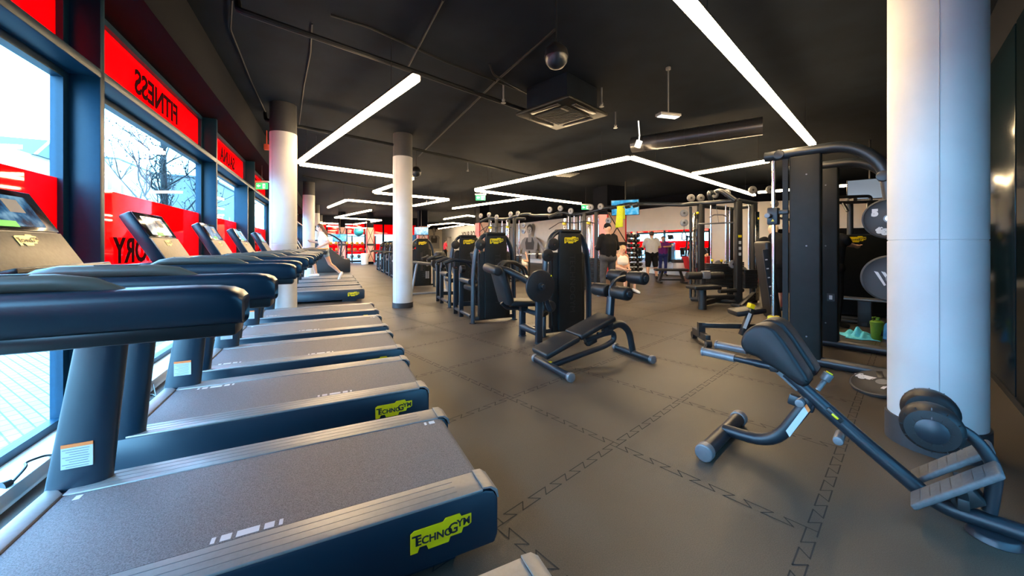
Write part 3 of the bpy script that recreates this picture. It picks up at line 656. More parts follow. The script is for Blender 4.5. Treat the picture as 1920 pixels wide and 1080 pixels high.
# power cords
b = MB(); q = at(22, 905, .10)
b.tube([q, q + V((.01, .05, .05)), at(45, 868, .14), at(80, 855, .13), at(120, 850, .02), at(170, 860, .02)], .006, 8, .05)
b.cyl(q + V((-.005, -.03, .0)), q + V((0, 0, .005)), .022, .014, n=12); b.done('power_cord', 'black'); tag(bpy.data.objects['power_cord'], 'black power cord with a round plug lying on the white window sill', 'cord')
b = MB(); q = at(270, 752, .01); pts = []
for k in range(40): a = k * .55; pts.append(q + V((math.cos(a) * (.10 + .02 * math.sin(k)), math.sin(a) * (.07 + .02 * math.cos(k * 1.7)), .008 + .004 * (k % 4))))
b.tube([at(283, 700, .09)] + pts, .005, 6); o = b.done('power_cord', 'black'); tag(o, 'tangled power cable coiled on the floor by the window between two treadmills', 'cord')
b = MB(); q = PR(-1.30, 1.66); a = V((-.115, 1.484, 0)) + PR(-1.42, .70, 1.04)
b.tube([a + PR(-.06, -.01, 0), a + PR(-.09, -.0, -.10), a + PR(-.03, -.05, -.165), a + PR(.04, -.05, -.12), a + PR(.06, -.05, .0)], .003, 6, .05); tag(b.done('cable', 'black'), 'thin cable looping down from the dashboard of the nearest full treadmill', 'cable')
# stair climber at the end of the row
q = at(657, 510, 0) ; q.z = 0
t_ = thing('stair_climber', 'black stair climber with wedge shaped base beyond the last treadmill', 'stair climber', q, ANG)
b = MB(); b.prism([(0, 0, 0), (0, 0, .62), (-.25, 0, .62), (-1.35, 0, 1.55), (-1.6, 0, 1.5), (-1.6, 0, 0)], (0, .85, 0), .03); b.done('base', 'satin', t_)
for k in range(4):
    b = MB(); b.box((-.38 - k * .25, .42, .72 + k * .215), (.24, .6, .05), bev=.01); b.done('step', 'rubber', t_)
for y in (.06, .8):
    b = MB(); b.tube([(-.45, y, .65), (-.35, y, 1.45), (-.75, y, 1.75), (-1.5, y, 2.0)], .03, 10, .15); b.done('handrail', 'steel', t_)
b = MB(); b.box((-1.55, .42, 2.0), (.1, .5, .4), (0, .35, 0), .02); b.done('console', 'black', t_)
# ================================================================ PIN LOADED MACHINES  (local x = across the tower, y = away from the camera)
def tower(t_, w_=.74, h=1.45, front=False, pulleys=1):
    b = MB()
    for s in (-1, 1):
        b.tube([(s * w_ / 2, 0, 0), (s * (w_ / 2 - .005), 0, .8), (s * (w_ / 2 - .05), 0, 1.2), (s * (w_ / 2 - .16), 0, h - .02), (0, 0, h - .01)], .032, 12, .12, ry=.055, up=(0, 1, 0))
        b.cyl((s * w_ / 2, 0, 0), (s * w_ / 2, 0, .012), .06, n=16)
    b.box((0, .02, .07), (w_, .08, .06), bev=.01); b.done('frame', 'steel', t_)
    b = MB(); b.prism([(-.27, -.06, .06), (.27, -.06, .06), (.27, -.06, 1.12), (.24, -.06, 1.16), (-.24, -.06, 1.16), (-.27, -.06, 1.12)], (0, .12, 0), .012)
    for x in (-.235, .235):
        for z in (.12, .6, 1.07): b.cyl((x, -.062, z), (x, -.066, z), .009, n=8)
    b.done('back_panel', 'panel', t_)
    b = MB(); c = .195
    b.prism([(-c, -.105, .07), (c, -.105, .07), (c, -.105, 1.1), (c - .01, -.10, h - .09), (c - .03, -.10, h - .01), (c - .07, -.10, h + .02), (-c + .07, -.10, h + .02), (-c + .03, -.10, h - .01), (-c + .01, -.10, h - .09), (-c, -.105, 1.1)], (0, .06, 0), .015)
    b.box((0, -.02, h - .005), (2 * c - .05, .20, .055), bev=.025, seg=3); b.box((0, -.106, 1.13), (2 * c, .004, .006)); cv = b.done('cover', 'panel', t_)
    b = MB(); b.mesh(text_mesh('TECHNOGYM', .13), frame_mx((0.02, -.1065, .72), (0, 0, -1), (1, 0, 0))); b.done('embossed_letters', 'satin', cv)
    logo(t_, (.0, -.112, 1.33), (1, 0, 0), (0, 0, 1), .235)
    for k in range(pulleys):
        b = MB(); x, z = ((-.27, 1.27), (-.36, 1.12))[k]; b.cyl((x, -.09, z), (x, -.055, z), .088, n=28, bev=.008); b.m(1).cyl((x, -.094, z), (x, -.088, z), .02, n=12); b.done('pulley', ['black', 'chrome'], t_)
    b = MB(); b.tube([(-.30, -.05, 1.2), (-.28, -.05, .15)], .006, 6); b.done('cable', 'black', t_)
    if front:
        b = MB(); b.box((-.03, -.112, .78), (.07, .004, .55)); b.m(1)
        for k in range(3): b.cyl((.14, -.108, .95 - k * .14), (.14, -.116, .95 - k * .14), .035, n=16)
        b.box((.11, -.112, .38), (.05, .004, .22)); b.box((.17, -.112, .38), (.05, .004, .22)); b.done('weight_slot', ['black', 'greysteel'], t_)
    return t_
def pad(b, c, size, rot=None, bev=.03): return b.box(c, size, rot, bev, 3)
def seated_machine(loc, label, variant=0, rz=ANG, front=False, grp=None):
    t_ = thing('weight_machine', label, 'weight machine', loc, rz, grp); tower(t_, front=front)
    sx = -1
    b = MB()
    for x, y in ((-.36, .62), (-.36, .95), (.28, .75)):
        b.bar((x, y, 0), (x, y, .82 if x < 0 else .40), .055, .075, .01)
    b.tube([(-.36, .62, .66), (-.37, .1, .66)], .045, 14); b.tube([(-.36, .62, .10), (-.37, .08, .10)], .032, 12); b.tube([(-.36, .95, .10), (-.36, .62, .10)], .03, 10); b.bar((-.36, .75, .2), (.28, .75, .2), .06, .08, .01)
    b.done('user_frame', 'steel', t_)
    b = MB(); b.bar((-.02, .75, .2), (-.02, .75, .44), .07, .07); pad(b, (-.02, .78, .49), (.36, .40, .09)); b.done('seat', 'leather', t_)
    b = MB(); pad(b, (.18, .80, .86), (.10, .32, .55), (0, .18, 0), .035); b.bar((.2, .8, .2), (.24, .8, .8), .06, .06); b.done('backrest', 'leather', t_)
    for y in (.52, 1.02):
        b = MB()
        if variant == 0: b.tube([(-.30, y, .86), (-.12, y - .02, .95), (-.55, y, 1.02), (-.68, y, .96)][1:], .03, 10, .06); b.tube([(-.12, y, .95), (.02, y, .8), (.08, y, .55)], .03, 10, .08)
        else: b.tube([(-.62, y, .97), (-.30, y, 1.02), (-.16, y, .92), (-.10, y, .62), (-.02, y, .55)], .028, 10, .08)
        b.m(1).cyl((-.70, y, .955), (-.55, y, 1.01), .035, n=12); b.done('lever_arm', ['steel', 'rubber'], t_)
    for y_, z_, r_ in ((.55, .84, .07), (1.0, .80, .06)):
        b = MB(); b.cyl((-.40, y_, z_), (-.32, y_, z_), r_, n=20, bev=.01); b.done('pivot', 'black', t_)
    b = MB(); pad(b, (-.05, .70, 1.02), (.12, .24, .26), (0, -.25, 0), .03); b.done('chest_pad', 'leather', t_)
    return t_
GR = 'row of weight machines in the middle of the room'
vv = PRinv(V((-.30, 6.14, 0))); seated_machine(PR(vv[0], vv[1]), 'tall weight machine in the middle, left of the leg machine with round cam', 0, grp=GR)
vv = PRinv(V((-.93, 7.66, 0))); seated_machine(PR(vv[0], vv[1]), 'weight machine partly hidden behind the left shoulder of the middle machine', 1, grp=GR)
# leg machine with the round cam
t_ = thing('leg_machine', 'leg curl machine with round cam and seat, behind the flat bench', 'weight machine', (.78, 5.28, 0), ANG, GR); tower(t_, .78, 1.46, pulleys=2)
b = MB()
for y in (.18, -.27):
    b.bar((-.62, y, 0), (-.62, y, .70 if y < 0 else .42), .06, .085, .012); b.cyl((-.62, y, 0), (-.62, y, .012), .055, n=14)
b.tube([(-.62, .18, .13), (-.62, -.27, .13)], .05, 14); b.tube([(-.62, .18, .37), (-.62, -.27, .37)], .032, 12); b.bar((-.62, .0, .12), (-.35, .05, .12), .07, .09, .01); b.bar((-.62, -.27, .34), (-.36, -.05, .34), .05, .06, .01)
b.done('user_frame', 'steel', t_)
b = MB(); pad(b, (-.72, .05, .49), (.46, .36, .075), (0, .06, 0)); b.bar((-.68, .05, .37), (-.68, .05, .46), .1, .1); b.done('seat', 'leather', t_)
b = MB(); pad(b, (-.99, .05, .72), (.10, .36, .50), (0, -.28, 0), .04); b.tube([(-1.0, .05, .50), (-.92, .05, .42), (-.75, .05, .41)], .025, 8, .05); b.done('backrest', 'leather', t_)
b = MB(); b.cyl((-.64, -.36, .74), (-.64, -.325, .74), .205, n=48, bev=.006); b.cyl((-.64, -.31, .74), (-.64, -.28, .74), .16, n=40, bev=.006); b.m(1).cyl((-.64, -.40, .74), (-.64, -.36, .74), .05, .045, n=24); b.cyl((-.64, -.43, .74), (-.64, -.40, .74), .03, n=20, bev=.004); b.m(2).prism([(-.50, -.362, .86), (-.475, -.362, .86), (-.4875, -.362, .885)], (0, -.001, 0)); b.done('cam_disc', ['black', 'steel', 'yellow'], t_)
b = MB(); b.tube([(-.70, -.30, .74), (-.86, -.22, .86), (-1.02, -.10, .95), (-1.13, -.02, .96)], .042, 14, .1); b.tube([(-.56, -.33, .62), (-.50, -.3, .50), (-.46, -.3, .42)], .03, 10); b.done('lever_arm', 'steel', t_)
b = MB(); b.cyl((-1.16, -.22, .935), (-1.16, .18, .965), .06, n=24, bev=.02); b.done('roller_pad', 'leather', t_)
b = MB()
for dy in (0, .10): b.tube([(-1.05, -.02 + dy, .97), (-.95, .04 + dy, 1.04), (-.75, .16 + dy, 1.03), (-.52, .28 + dy, .93), (-.48, .30 + dy, .84)], .02, 10, .08)
b.done('hand_grip', 'rubber', t_)
b = MB(); b.cyl((-.45, -.3, .46), (-.45, -.25, .46), .075, n=24, bev=.008); b.done('pivot', 'black', t_)
b = MB(); b.cyl((-.57, -.27, .08), (-.57, -.27, .70), .012, n=10); b.done('guide_rod', 'chrome', t_)
b = MB(); b.box((-.62, -.318, .66), (.05, .004, .06)); b.done('label_plate', 'paper', t_)
# A-frame machine and tower seen from the front, behind the slim column
seated_machine(PR(2.50, 11.25), 'weight machine with dials on its front, just right of the slim white column', 1, ANG, True, GR)
t_ = thing('leg_extension_machine', 'low machine with splayed legs and black bucket seat, right of the slim white column', 'weight machine', at(805, 552), ANG, GR)
b = MB()
for x, z in ((-.42, 0), (.42, 0)):
    b.tube([(x * 1.15, -.1, 0), (x * .75, 0, .82)], .03, 10); b.tube([(x * 1.15, .6, 0), (x * .75, .5, .82)], .03, 10); b.tube([(x * 1.15, -.1, .06), (x * 1.15, .6, .06)], .03, 10)
b.tube([(-.6, 0, .86), (.5, 0, .72)], .035, 12); b.tube([(-.5, -.1, .05), (.5, -.1, .05)], .03, 10); b.done('frame', 'greysteel', t_)
b = MB(); pad(b, (.42, .3, .62), (.4, .4, .09)); b.done('seat', 'leather', t_)
b = MB(); b.lathe([(.05, 0), (.12, .04), (.16, .14), (.175, .28), (.15, .42), (.12, .46), (.08, .47)], (.40, .45, .62), n=24); b.done('backrest', 'leather', t_)
b = MB(); b.cyl((-.62, -.02, .78), (-.62, -.02, 1.0), .05, n=16, bev=.015); b.done('roller_pad', 'leather', t_)
b = MB(); b.cyl((.15, -.14, .8), (.15, -.06, .8), .13, n=28, bev=.01); b.cyl((.5, -.14, .72), (.5, -.06, .72), .11, n=28, bev=.01); b.done('cam_disc', 'black', t_)
FR = ['machine nearest in the far row, its edge just left of the slim white column', 'second machine left of the slim white column', 'third machine left of the slim white column', 'farthest machine left of the slim white column']
for k, (px, py) in enumerate(((732, 13.9), (722, 15.5), (713, 17.1), (705, 18.7))):
    q = V(((px - 960) / FPX * py, py, 0)); seated_machine(q + V((.52, .10, 0)) , FR[k], k % 2, ANG, False, 'far row of weight machines')
# ================================================================ FLAT ADJUSTABLE BENCH  (local x along the bench, y away from the camera)
t_ = thing('decline_bench', 'black adjustable bench with foam leg rollers in front of the leg machine', 'bench', (.39, 3.71, 0), ANG)
b = MB(); b.cyl((0, -.335, .042), (0, .31, .042), .036, n=20)
for y in (-.335, .31): b.m(1).cyl((0, y - .02, .042), (0, y + .02, .042), .044, n=20, bev=.006)
b.m(2).box((0.012, .02, .075), (.03, .05, .012)); b.done('front_foot', ['steel', 'greysteel', 'yellow'], t_)
b = MB(); b.cyl((1.09, -.28, .042), (1.09, .28, .042), .036, n=20)
for y in (-.28, .28): b.m(1).cyl((1.09, y - .02, .042), (1.09, y + .02, .042), .044, n=20, bev=.006)
b.done('rear_foot', ['steel', 'greysteel'], t_)
b = MB(); b.tube([(0, 0, .05), (.70, 0, .17), (.82, 0, .22), (.80, 0, .31), (.66, 0, .30), (.42, 0, .25)], .03, 12, .08)
b.tube([(.66, 0, .33), (.90, 0, .40), (1.03, 0, .30), (1.09, 0, .05)], .03, 12, .12, ry=.04); b.bar((-.06, 0, .16), (.62, 0, .40), .08, .035, .008); b.done('frame', 'steel', t_)
for x0, x1, nm in ((-.14, .255, 'seat_pad'), (.265, .72, 'back_pad')):
    sl_ = .35; a0 = math.atan(sl_); xm = (x0 + x1) / 2; b = MB(); pad(b, (xm, 0, .235 + sl_ * (xm - 0)), ((x1 - x0) / math.cos(a0), .29, .062), (0, -a0, 0), .022); b.done(nm, 'leather', t_)
b = MB(); b.bar((.74, 0, .34), (.77, 0, .70), .075, .06, .01); b.tube([(.77, 0, .66), (.77, .02, .78), (.86, .02, .89), (.99, .02, .91)], .022, 10, .08); b.tube([(.77, -.02, .70), (.74, -.02, .80), (.79, -.02, .86)], .015, 8, .05); b.done('post', 'steel', t_)
for x, z, r_ in ((.77, .755, .072), (1.0, .905, .07)):
    for s in (-1, 1):
        b = MB(); b.cyl((x, s * .045, z), (x, s * .27, z), r_, n=28, bev=.018); b.m(1).cyl((x, s * .265, z), (x, s * .285, z), r_ * .45, n=20, bev=.006); b.done('foam_roller', ['leather', 'steel'], t_)
b = MB(); b.tube([(.42, 0, .24), (.46, 0, .2), (.55, 0, .24), (.6, 0, .32)], .018, 8, .03); b.box((.5, 0, .235), (.12, .06, .05), (0, -.3, 0), .01); b.done('adjuster', 'black', t_)
# ================================================================ HYPEREXTENSION BENCH  (local x along it toward the foot plates, y away from the camera)
hx = math.atan2(-.733, .68)
t_ = thing('hyperextension_bench', 'back extension bench with blue lit tube, hip pads and foot plates in the right foreground', 'bench', (1.354, 2.375, 0), hx)
b = MB(); b.cyl((0, -.31, .048), (0, .31, .048), .042, n=24)
for y in (-.31, .31): b.m(1).cyl((0, y - .028, .048), (0, y + .028, .048), .05, n=24, bev=.008)
b.done('front_foot', ['steel', 'greysteel'], t_)
b = MB(); b.tube([(0, 0, .075), (.27, 0, .085), (.44, 0, .40)], .034, 14, .14); b.box((.40, 0, .37), (.12, .05, .06), (0, .2, 0), .01); b.m(1).prism([(.335, -.036, .20), (.352, -.036, .17), (.435, -.036, .335), (.418, -.036, .365)], (0, -.001, 0)); b.m(2).prism([(.418, -.0362, .365), (.435, -.0362, .335), (.445, -.0362, .352), (.428, -.0362, .382)], (0, -.001, 0)); b.done('front_brace', ['steel', 'paper', 'orange'], t_)
b = MB(); b.tube([(.33, 0, .52), (.60, 0, .29), (.86, 0, .085), (.93, 0, .055), (1.16, 0, .055)], .036, 16, .10); b.m(2).bar((.515, -.03, .385), (.575, -.03, .332), .03, .022, .003); b.m(1).bar((.535, -.038, .366), (.56, -.038, .345), .02, .012, .002); b.m(2).cyl((1.155, 0, .055), (1.17, 0, .055), .038, n=18); mt = b.done('main_tube', ['steel', 'yellow', 'black'], t_)
b = MB(); b.bar((.28, 0, .555), (.40, 0, .455), .058, .058, .006); b.done('inner_tube', 'greysteel', t_)
b = MB(); b.cyl((.47, .0, .46), (.50, .02, .52), .012, n=10); b.cyl((.495, .02, .515), (.515, .03, .555), .024, n=16, bev=.006); b.m(1).cyl((.515, .03, .555), (.518, .032, .561), .016, n=14); b.done('adjuster_knob', ['greysteel', 'yellow'], t_)
b = MB()
for k_, z_ in ((.40, .38), (.56, .235)):
    b = MB(); b.cyl((k_, -.06, z_), (k_, .06, z_), .022, n=14, bev=.004); b.done('lock_pin', 'greysteel', t_)
prof = [(.145, .70), (.165, .755), (.21, .80), (.265, .815), (.31, .795), (.36, .725), (.455, .565), (.462, .535), (.445, .515), (.42, .51), (.345, .56), (.30, .585), (.255, .60), (.235, .625), (.205, .625), (.165, .64), (.148, .67)]
for y0 in (-.19, .03):
    b = MB(); b.prism([(x, y0, z) for x, z in prof], (0, .16, 0), .022, 3); b.done('hip_pad', 'leather', t_)
for y0 in (-.12, .12):
    b = MB(); b.tube([(.30, y0, .57), (.20, y0, .575), (.08, y0, .578)], .02, 12); b.m(1).tube([(.10, y0, .577), (-.075, y0, .58)], .024, 14); b.cyl((-.075, y0, .58), (-.085, y0, .58), .028, n=14); b.done('handle', ['steel', 'greysteel'], t_)
b = MB(); b.bar((.30, -.15, .57), (.30, .15, .57), .04, .04, .006); b.cyl((.22, -.03, .565), (.22, -.03, .54), .06, n=20, bev=.008); b.done('pad_bracket', 'satin', t_)
mat('tread', (.075, .078, .082), .6, noise=.15, nscale=60, bump=.15, bscale=300)
for y0 in (-.125, .125):
    b = MB(); a0 = math.atan2(.245, .235); b.box((.945, y0, .215), (.355, .14, .026), (0, -a0, 0), .01, 3); b.m(1)
    for k in range(7): q = -.13 + k * .043; b.box((.945 + q * math.cos(a0) - .0128 * math.sin(a0), y0, .215 + q * math.sin(a0) + .0128 * math.cos(a0)), (.003, .10, .001), (0, -a0, 0))
    b.done('foot_plate', ['tread', 'black'], t_)
b = MB(); b.box((.98, 0, .14), (.10, .12, .07), (0, -.7, 0), .008); b.bar((.97, -.14, .15), (.97, .14, .15), .035, .05, .004); b.done('plate_bracket', 'satin', t_)
b = MB(); b.tube([(1.05, 0, .10), (1.07, 0, .30), (1.0, 0, .42), (.89, 0, .45)], .024, 12, .12); b.done('roller_arm', 'steel', t_)
for s in (-1, 1):
    b = MB(); b.lathe([(.05, 0), (.085, .004), (.098, .02), (.102, .06), (.098, .10), (.085, .118), (.05, .122)], (.88, s * .055, .445), (0, s, 0), 32); b.m(1).lathe([(.05, .118), (.052, .13), (.04, .136), (.002, .138)], (.88, s * .055, .445), (0, s, 0), 24); b.m(2)
    for k in range(12):
        a = k * math.pi / 6; b.bar((.88 + .05 * math.cos(a), s * .177, .445 + .05 * math.sin(a)), (.88 + .098 * math.cos(a), s * .165, .445 + .098 * math.sin(a)), .004, .003)
    b.done('ankle_roller', ['leather', 'steel', 'black'], t_)
b = MB(); b.cyl((1.06, -.02, 0), (1.06, -.02, .03), .085, .07, n=24, bev=.006); b.done('rear_foot', 'steel', t_)
# ================================================================ SMITH MACHINE  (local x from the near side frame to the far one, y toward the lifter)
SZ = math.atan2(.66, .75)
t_ = thing('smith_machine', 'tall black guided barbell machine with chrome rods, left of the right foreground column', 'weight machine', (3.16, 3.79, 0), SZ)
for k, x in enumerate((0, 1.05)):
    b = MB(); b.box((x + .05, .135, 1.12), (.09, .27, 2.18), bev=.02, seg=3)
    for y, z in ((.12, .3), (.12, 1.25), (.12, 2.0)): b.m(1).cyl((x + .004, y, z), (x + .001, y, z), .008, n=8)
    b.m(0); b.bar((x + .05, .31, .05), (x + .05, .31, 2.2), .05, .03); b.done('side_panel', ['panel', 'greysteel'], t_)
    b = MB(); b.tube([(x + .05, .50, 2.25), (x + .05, -.22, 2.25), (x + .05, -.46, 2.02), (x + .05, -.52, 1.5), (x + .05, -.62, .05)], .055, 16, .22); b.cyl((x - .01, .36, 2.25), (x + .11, .36, 2.25), .05, n=18, bev=.006); b.cyl((x - .02, -.45, 1.9), (x + .12, -.45, 1.9), .05, n=18, bev=.006); b.done('top_arch', 'steel', t_)
    b = MB(); b.tube([(x + .05, .5, .055), (x + .05, -.75, .055)], .05, 14); b.done('base_tube', 'steel', t_)
    b = MB(); b.cyl((x + .05, .42, .45), (x + .05, .42, 2.22), .019, n=16); b.done('guide_rod', 'chrome', t_)
    b = MB(); b.box((x + .05, .42, .42), (.10, .10, .10), bev=.012); b.done('bumper', 'yellow', t_)
    b = MB(); b.box((x + .05, .42, 1.58), (.11, .10, .19), bev=.012); b.m(1).prism([(x - .006, .40, 1.52), (x - .006, .43, 1.52), (x - .006, .415, 1.548)], (-.001, 0, 0)); b.m(0).box((x + .05, .34, 1.62), (.05, .12, .05), bev=.01); b.done('carriage', ['steel', 'yellow'], t_)
b = MB(); b.cyl((-.02, .44, 1.58), (1.9, .44, 1.58), .016, n=14); b.cyl((1.2, .44, 1.58), (1.22, .44, 1.58), .04, n=18); b.m(1).cyl((-.10, .44, 1.58), (-.02, .44, 1.58), .026, n=16); b.m(2).cyl((-.115, .44, 1.58), (-.10, .44, 1.58), .028, n=16, bev=.004); b.done('barbell', ['chrome', 'black', 'greysteel'], t_)
b = MB()
for z in (1.5, .95):
    b.cyl((-.06, -.49 if z > 1 else -.51, z), (.05, -.49 if z > 1 else -.51, z), .024, n=14)
b.cyl((.02, -.62, .13), (-.20, -.66, .055), .03, n=14); b.done('storage_peg', 'chrome', t_)
b = MB(); b.tube([(.05, -.62, .055), (1.1, -.62, .055)], .045, 12); b.tube([(.05, -.47, 2.0), (1.1, -.47, 2.0)], .04, 12); b.done('cross_tube', 'steel', t_)
b = MB(); b.box((1.044, .07, .62), (.004, .07, .09)); b.m(1); b.box((1.0415, .07, .62), (.003, .03, .05)); b.done('sign_plate', ['black', 'paper'], t_)
def plate(mx, R_, label, num='5', word='tiguar', wp=(0, -.58, 0), np_=(-.5, .30, 0)):
    """round weight plate lying in the local XY plane, face up +Z"""
    b = MB(); b.lathe([(R_ * .30, -.012), (R_ * .9, -.016), (R_ * .99, -.01), (R_, 0), (R_ * .99, .012), (R_ * .93, .018), (R_ * .86, .012), (R_ * .45, .010), (R_ * .30, .016), (R_ * .14, .017)], (0, 0, 0), n=56)
    b.m(1).lathe([(R_ * .145, .0172), (R_ * .20, .0178), (R_ * .145, .018)], (0, 0, 0), n=32); b.m(2)
    b.mesh(text_mesh(word, R_ * .38, .008), Matrix.Translation((R_ * wp[0], R_ * wp[1], .0150)) @ Matrix.Rotation(R(wp[2]), 4, 'Z')); b.mesh(text_mesh(num, R_ * .44, .008), Matrix.Translation((R_ * np_[0], R_ * np_[1], .0150)) @ Matrix.Rotation(R(np_[2]), 4, 'Z'))
    b.m(3)
    for k in (1,): a = k * math.pi / 2; b.box((math.cos(a) * R_ * .62, math.sin(a) * R_ * .62, .012), (R_ * .2, R_ * .5, .004), bev=.002)
    o = b.done('weight_plate', ['rubber', 'greysteel', 'whitemark', 'black']); o.matrix_world = mx; return tag(o, label, 'weight plate', 'black rubber weight plates')
def plate_claw(mx, R_, label):
    o = plate(mx, R_, label, '', ''); 
    b = MB()
    for k in range(3): b.prism([(-R_ * .55 + k * R_ * .22, R_ * .30, .0165), (-R_ * .42 + k * R_ * .22, R_ * .26, .0165), (-R_ * .18 + k * R_ * .22, -R_ * .28, .0165), (-R_ * .24 + k * R_ * .22, -R_ * .32, .0165)], (0, 0, .001))
    b.done('claw_emblem', 'whitemark', o); return o
sm = Matrix.Translation((3.16, 3.79, 0)) @ Matrix.Rotation(SZ, 4, 'Z')
face = sm @ Matrix.Translation((-.03, -.49, 1.5)) @ Matrix(((0, 0, -1, 0), (-1, 0, 0, 0), (0, 1, 0, 0), (0, 0, 0, 1)))
plate(face, .185, 'weight plate on the upper peg of the guided barbell machine, half behind the right column', '5')
face = sm @ Matrix.Translation((-.03, -.51, .95)) @ Matrix(((0, 0, -1, 0), (-1, 0, 0, 0), (0, 1, 0, 0), (0, 0, 0, 1)))
plate_claw(face, .215, 'weight plate with white claw marks on the lower peg beside the right column')
q = at(1655, 728, .035); plate(Matrix.Translation((q.x, q.y, .075)) @ Matrix.Rotation(R(-38), 4, 'Z') @ Matrix.Rotation(R(14), 4, 'X') @ Matrix.Rotation(R(-12), 4, 'Y'), .215, 'weight plate lying tilted near the floor at the foot of the right column', '10', wp=(-.38, .36, -32), np_=(.12, -.42, -32))
# adjustable incline bench standing inside it
bz = math.atan2(-.11, 1.0)
t_ = thing('incline_bench', 'adjustable bench with upright backrest in front of the guided barbell machine', 'bench', (2.45, 4.80, 0), bz)
b = MB(); b.bar((0, -.22, .10), (0, .24, .10), .06, .09, .008); b.cyl((-.03, -.22, .045), (.03, -.22, .045), .045, n=16); b.cyl((-.03, .24, .045), (.03, .24, .045), .045, n=16); b.m(1).cyl((-.034, -.22, .045), (-.03, -.22, .045), .02, n=12); b.done('front_foot', ['black', 'greysteel'], t_)
b = MB(); b.bar((0, 0, .09), (0, 0, .26), .06, .08); b.bar((0, 0, .225), (1.0, 0, .225), .07, .06, .004); b.bar((1.0, -.2, .05), (1.0, .2, .05), .06, .06, .004); b.bar((1.0, 0, .05), (1.0, 0, .24), .06, .06); b.done('frame', 'black', t_)
b = MB(); th = -.13; b.box((.80, 0, .82), (.075, .30, .98), (0, th, 0), .03, 3); b.done('backrest', 'leather', t_)
b = MB(); b.box((.755, -.155, .75), (.07, .014, .92), (0, th, 0), .003); b.m(1)
for k in range(7): z = .42 + k * .11; b.box((.755 - th * 0 + (.75 - z) * .13 - .01, -.164, z), (.025, .003, .014), (0, th, 0))
b.done('angle_scale', ['steel', 'whitemark'], t_)
b = MB(); b.box((.50, -.11, .30), (.05, .08, .36), (0, .35, 0), .006); b.m(1).box((.487, -.152, .32), (.04, .003, .20), (0, .35, 0)); b.m(2).box((.55, -.11, .50), (.055, .09, .06), (0, .35, 0), .006); b.done('support_arm', ['black', 'paper', 'yellow'], t_)
b = MB(); b.box((.55, 0, .42), (.36, .28, .07), (0, -.15, 0), .025); b.done('seat', 'leather', t_)
# ================================================================ CABLE STATIONS
def vbar(b, p, z0, z1, w_=.10, rot=0, m_=0): b.m(m_).box((p[0], p[1], (z0 + z1) / 2), (w_, w_, z1 - z0), (0, 0, rot), .012)
def stack(t_, x, y, z0, z1, w_=.5, d_=.18, rot=0):
    b = MB(); n = 14; h = (z1 - z0) / n
    for k in range(n): b.box((x, y, z0 + (k + .5) * h), (w_, d_, h * .86), (0, 0, rot), .003)
    b.done('weight_stack', 'satin', t_)
    for s in (-1, 1):
        b = MB(); o = V((x, y, 0)) + Matrix.Rotation(rot, 3, 'Z') @ V((s * w_ * .32, 0, 0)); b.cyl(o + V((0, 0, z0)), o + V((0, 0, 2.15)), .016, n=10); b.done('guide_rod', 'chrome', t_)
def disc(t_, c, ax, r_=.075, m_='greysteel'):
    b = MB(); a = V(ax).normalized() * .022; b.cyl(V(c) - a, V(c) + a, r_, n=22, bev=.006); b.m(1).cyl(V(c) - a * 1.15, V(c) + a * 1.15, r_ * .3, n=12); b.done('pulley', [m_, 'black'], t_)
t_ = thing('cable_station', 'large multi station cable machine with lat seat in the right middle of the room', 'cable machine', (4.5, 8.1, 0))
O = V((4.5, 8.1, 0))
def lp(px, Y): return V(((px - 960) / FPX * Y, Y, 0)) - O
uA, uB, uC, uD = lp(1314, 8.3), lp(1384, 7.76), lp(1414, 8.2), lp(1369, 8.9)
b = MB()
for u, w_ in ((uA, .12), (uB, .12), (uC, .10), (uD, .11)): vbar(b, u, 0, 2.18, w_)
b.done('upright', 'satin', t_)
for px, Y, w_, z1 in ((1302, 8.35, .075, 1.95), (1419, 8.15, .085, 1.95)):
    b = MB(); u = lp(px, Y); b.box((u.x, u.y, z1 / 2 + .05), (w_, .05, z1), bev=.006)
    for k in range(22): b.m(1).cyl((u.x, u.y - .026, .2 + k * .08), (u.x, u.y - .028, .2 + k * .08), .01, n=8)
    b.done('rail', ['chrome', 'black'], t_)
b = MB(); u = lp(1295, 8.5); b.cyl((u.x, u.y, .05), (u.x, u.y, 2.15), .03, n=12); u = lp(1408, 8.5); b.cyl((u.x, u.y, .05), (u.x, u.y, 2.15), .03, n=12); b.done('side_post', 'satin', t_)
b = MB(); zt = 2.2
b.tube([uA + V((-.9, 1.0, zt + .1)), uA + V((-.35, .1, zt - .02)), uA + V((0, 0, zt)), uB + V((0, 0, zt)), uC + V((.1, .1, zt))], .045, 12, .1); b.tube([uA + V((.05, 0, zt - .06)), uD + V((0, 0, zt - .06)), uC + V((0, 0, zt - .06))], .045, 10)
b.tube([uA + V((.30, 0, zt - .05)), uA + V((.10, -.1, zt + .22)), uA + V((.38, .1, zt + .26)), uB + V((-.25, .2, zt + .25)), uB + V((-.05, 0, zt))], .05, 12, .12); b.done('top_frame', 'steel', t_)
for dx in (.30, .38): 
    pass
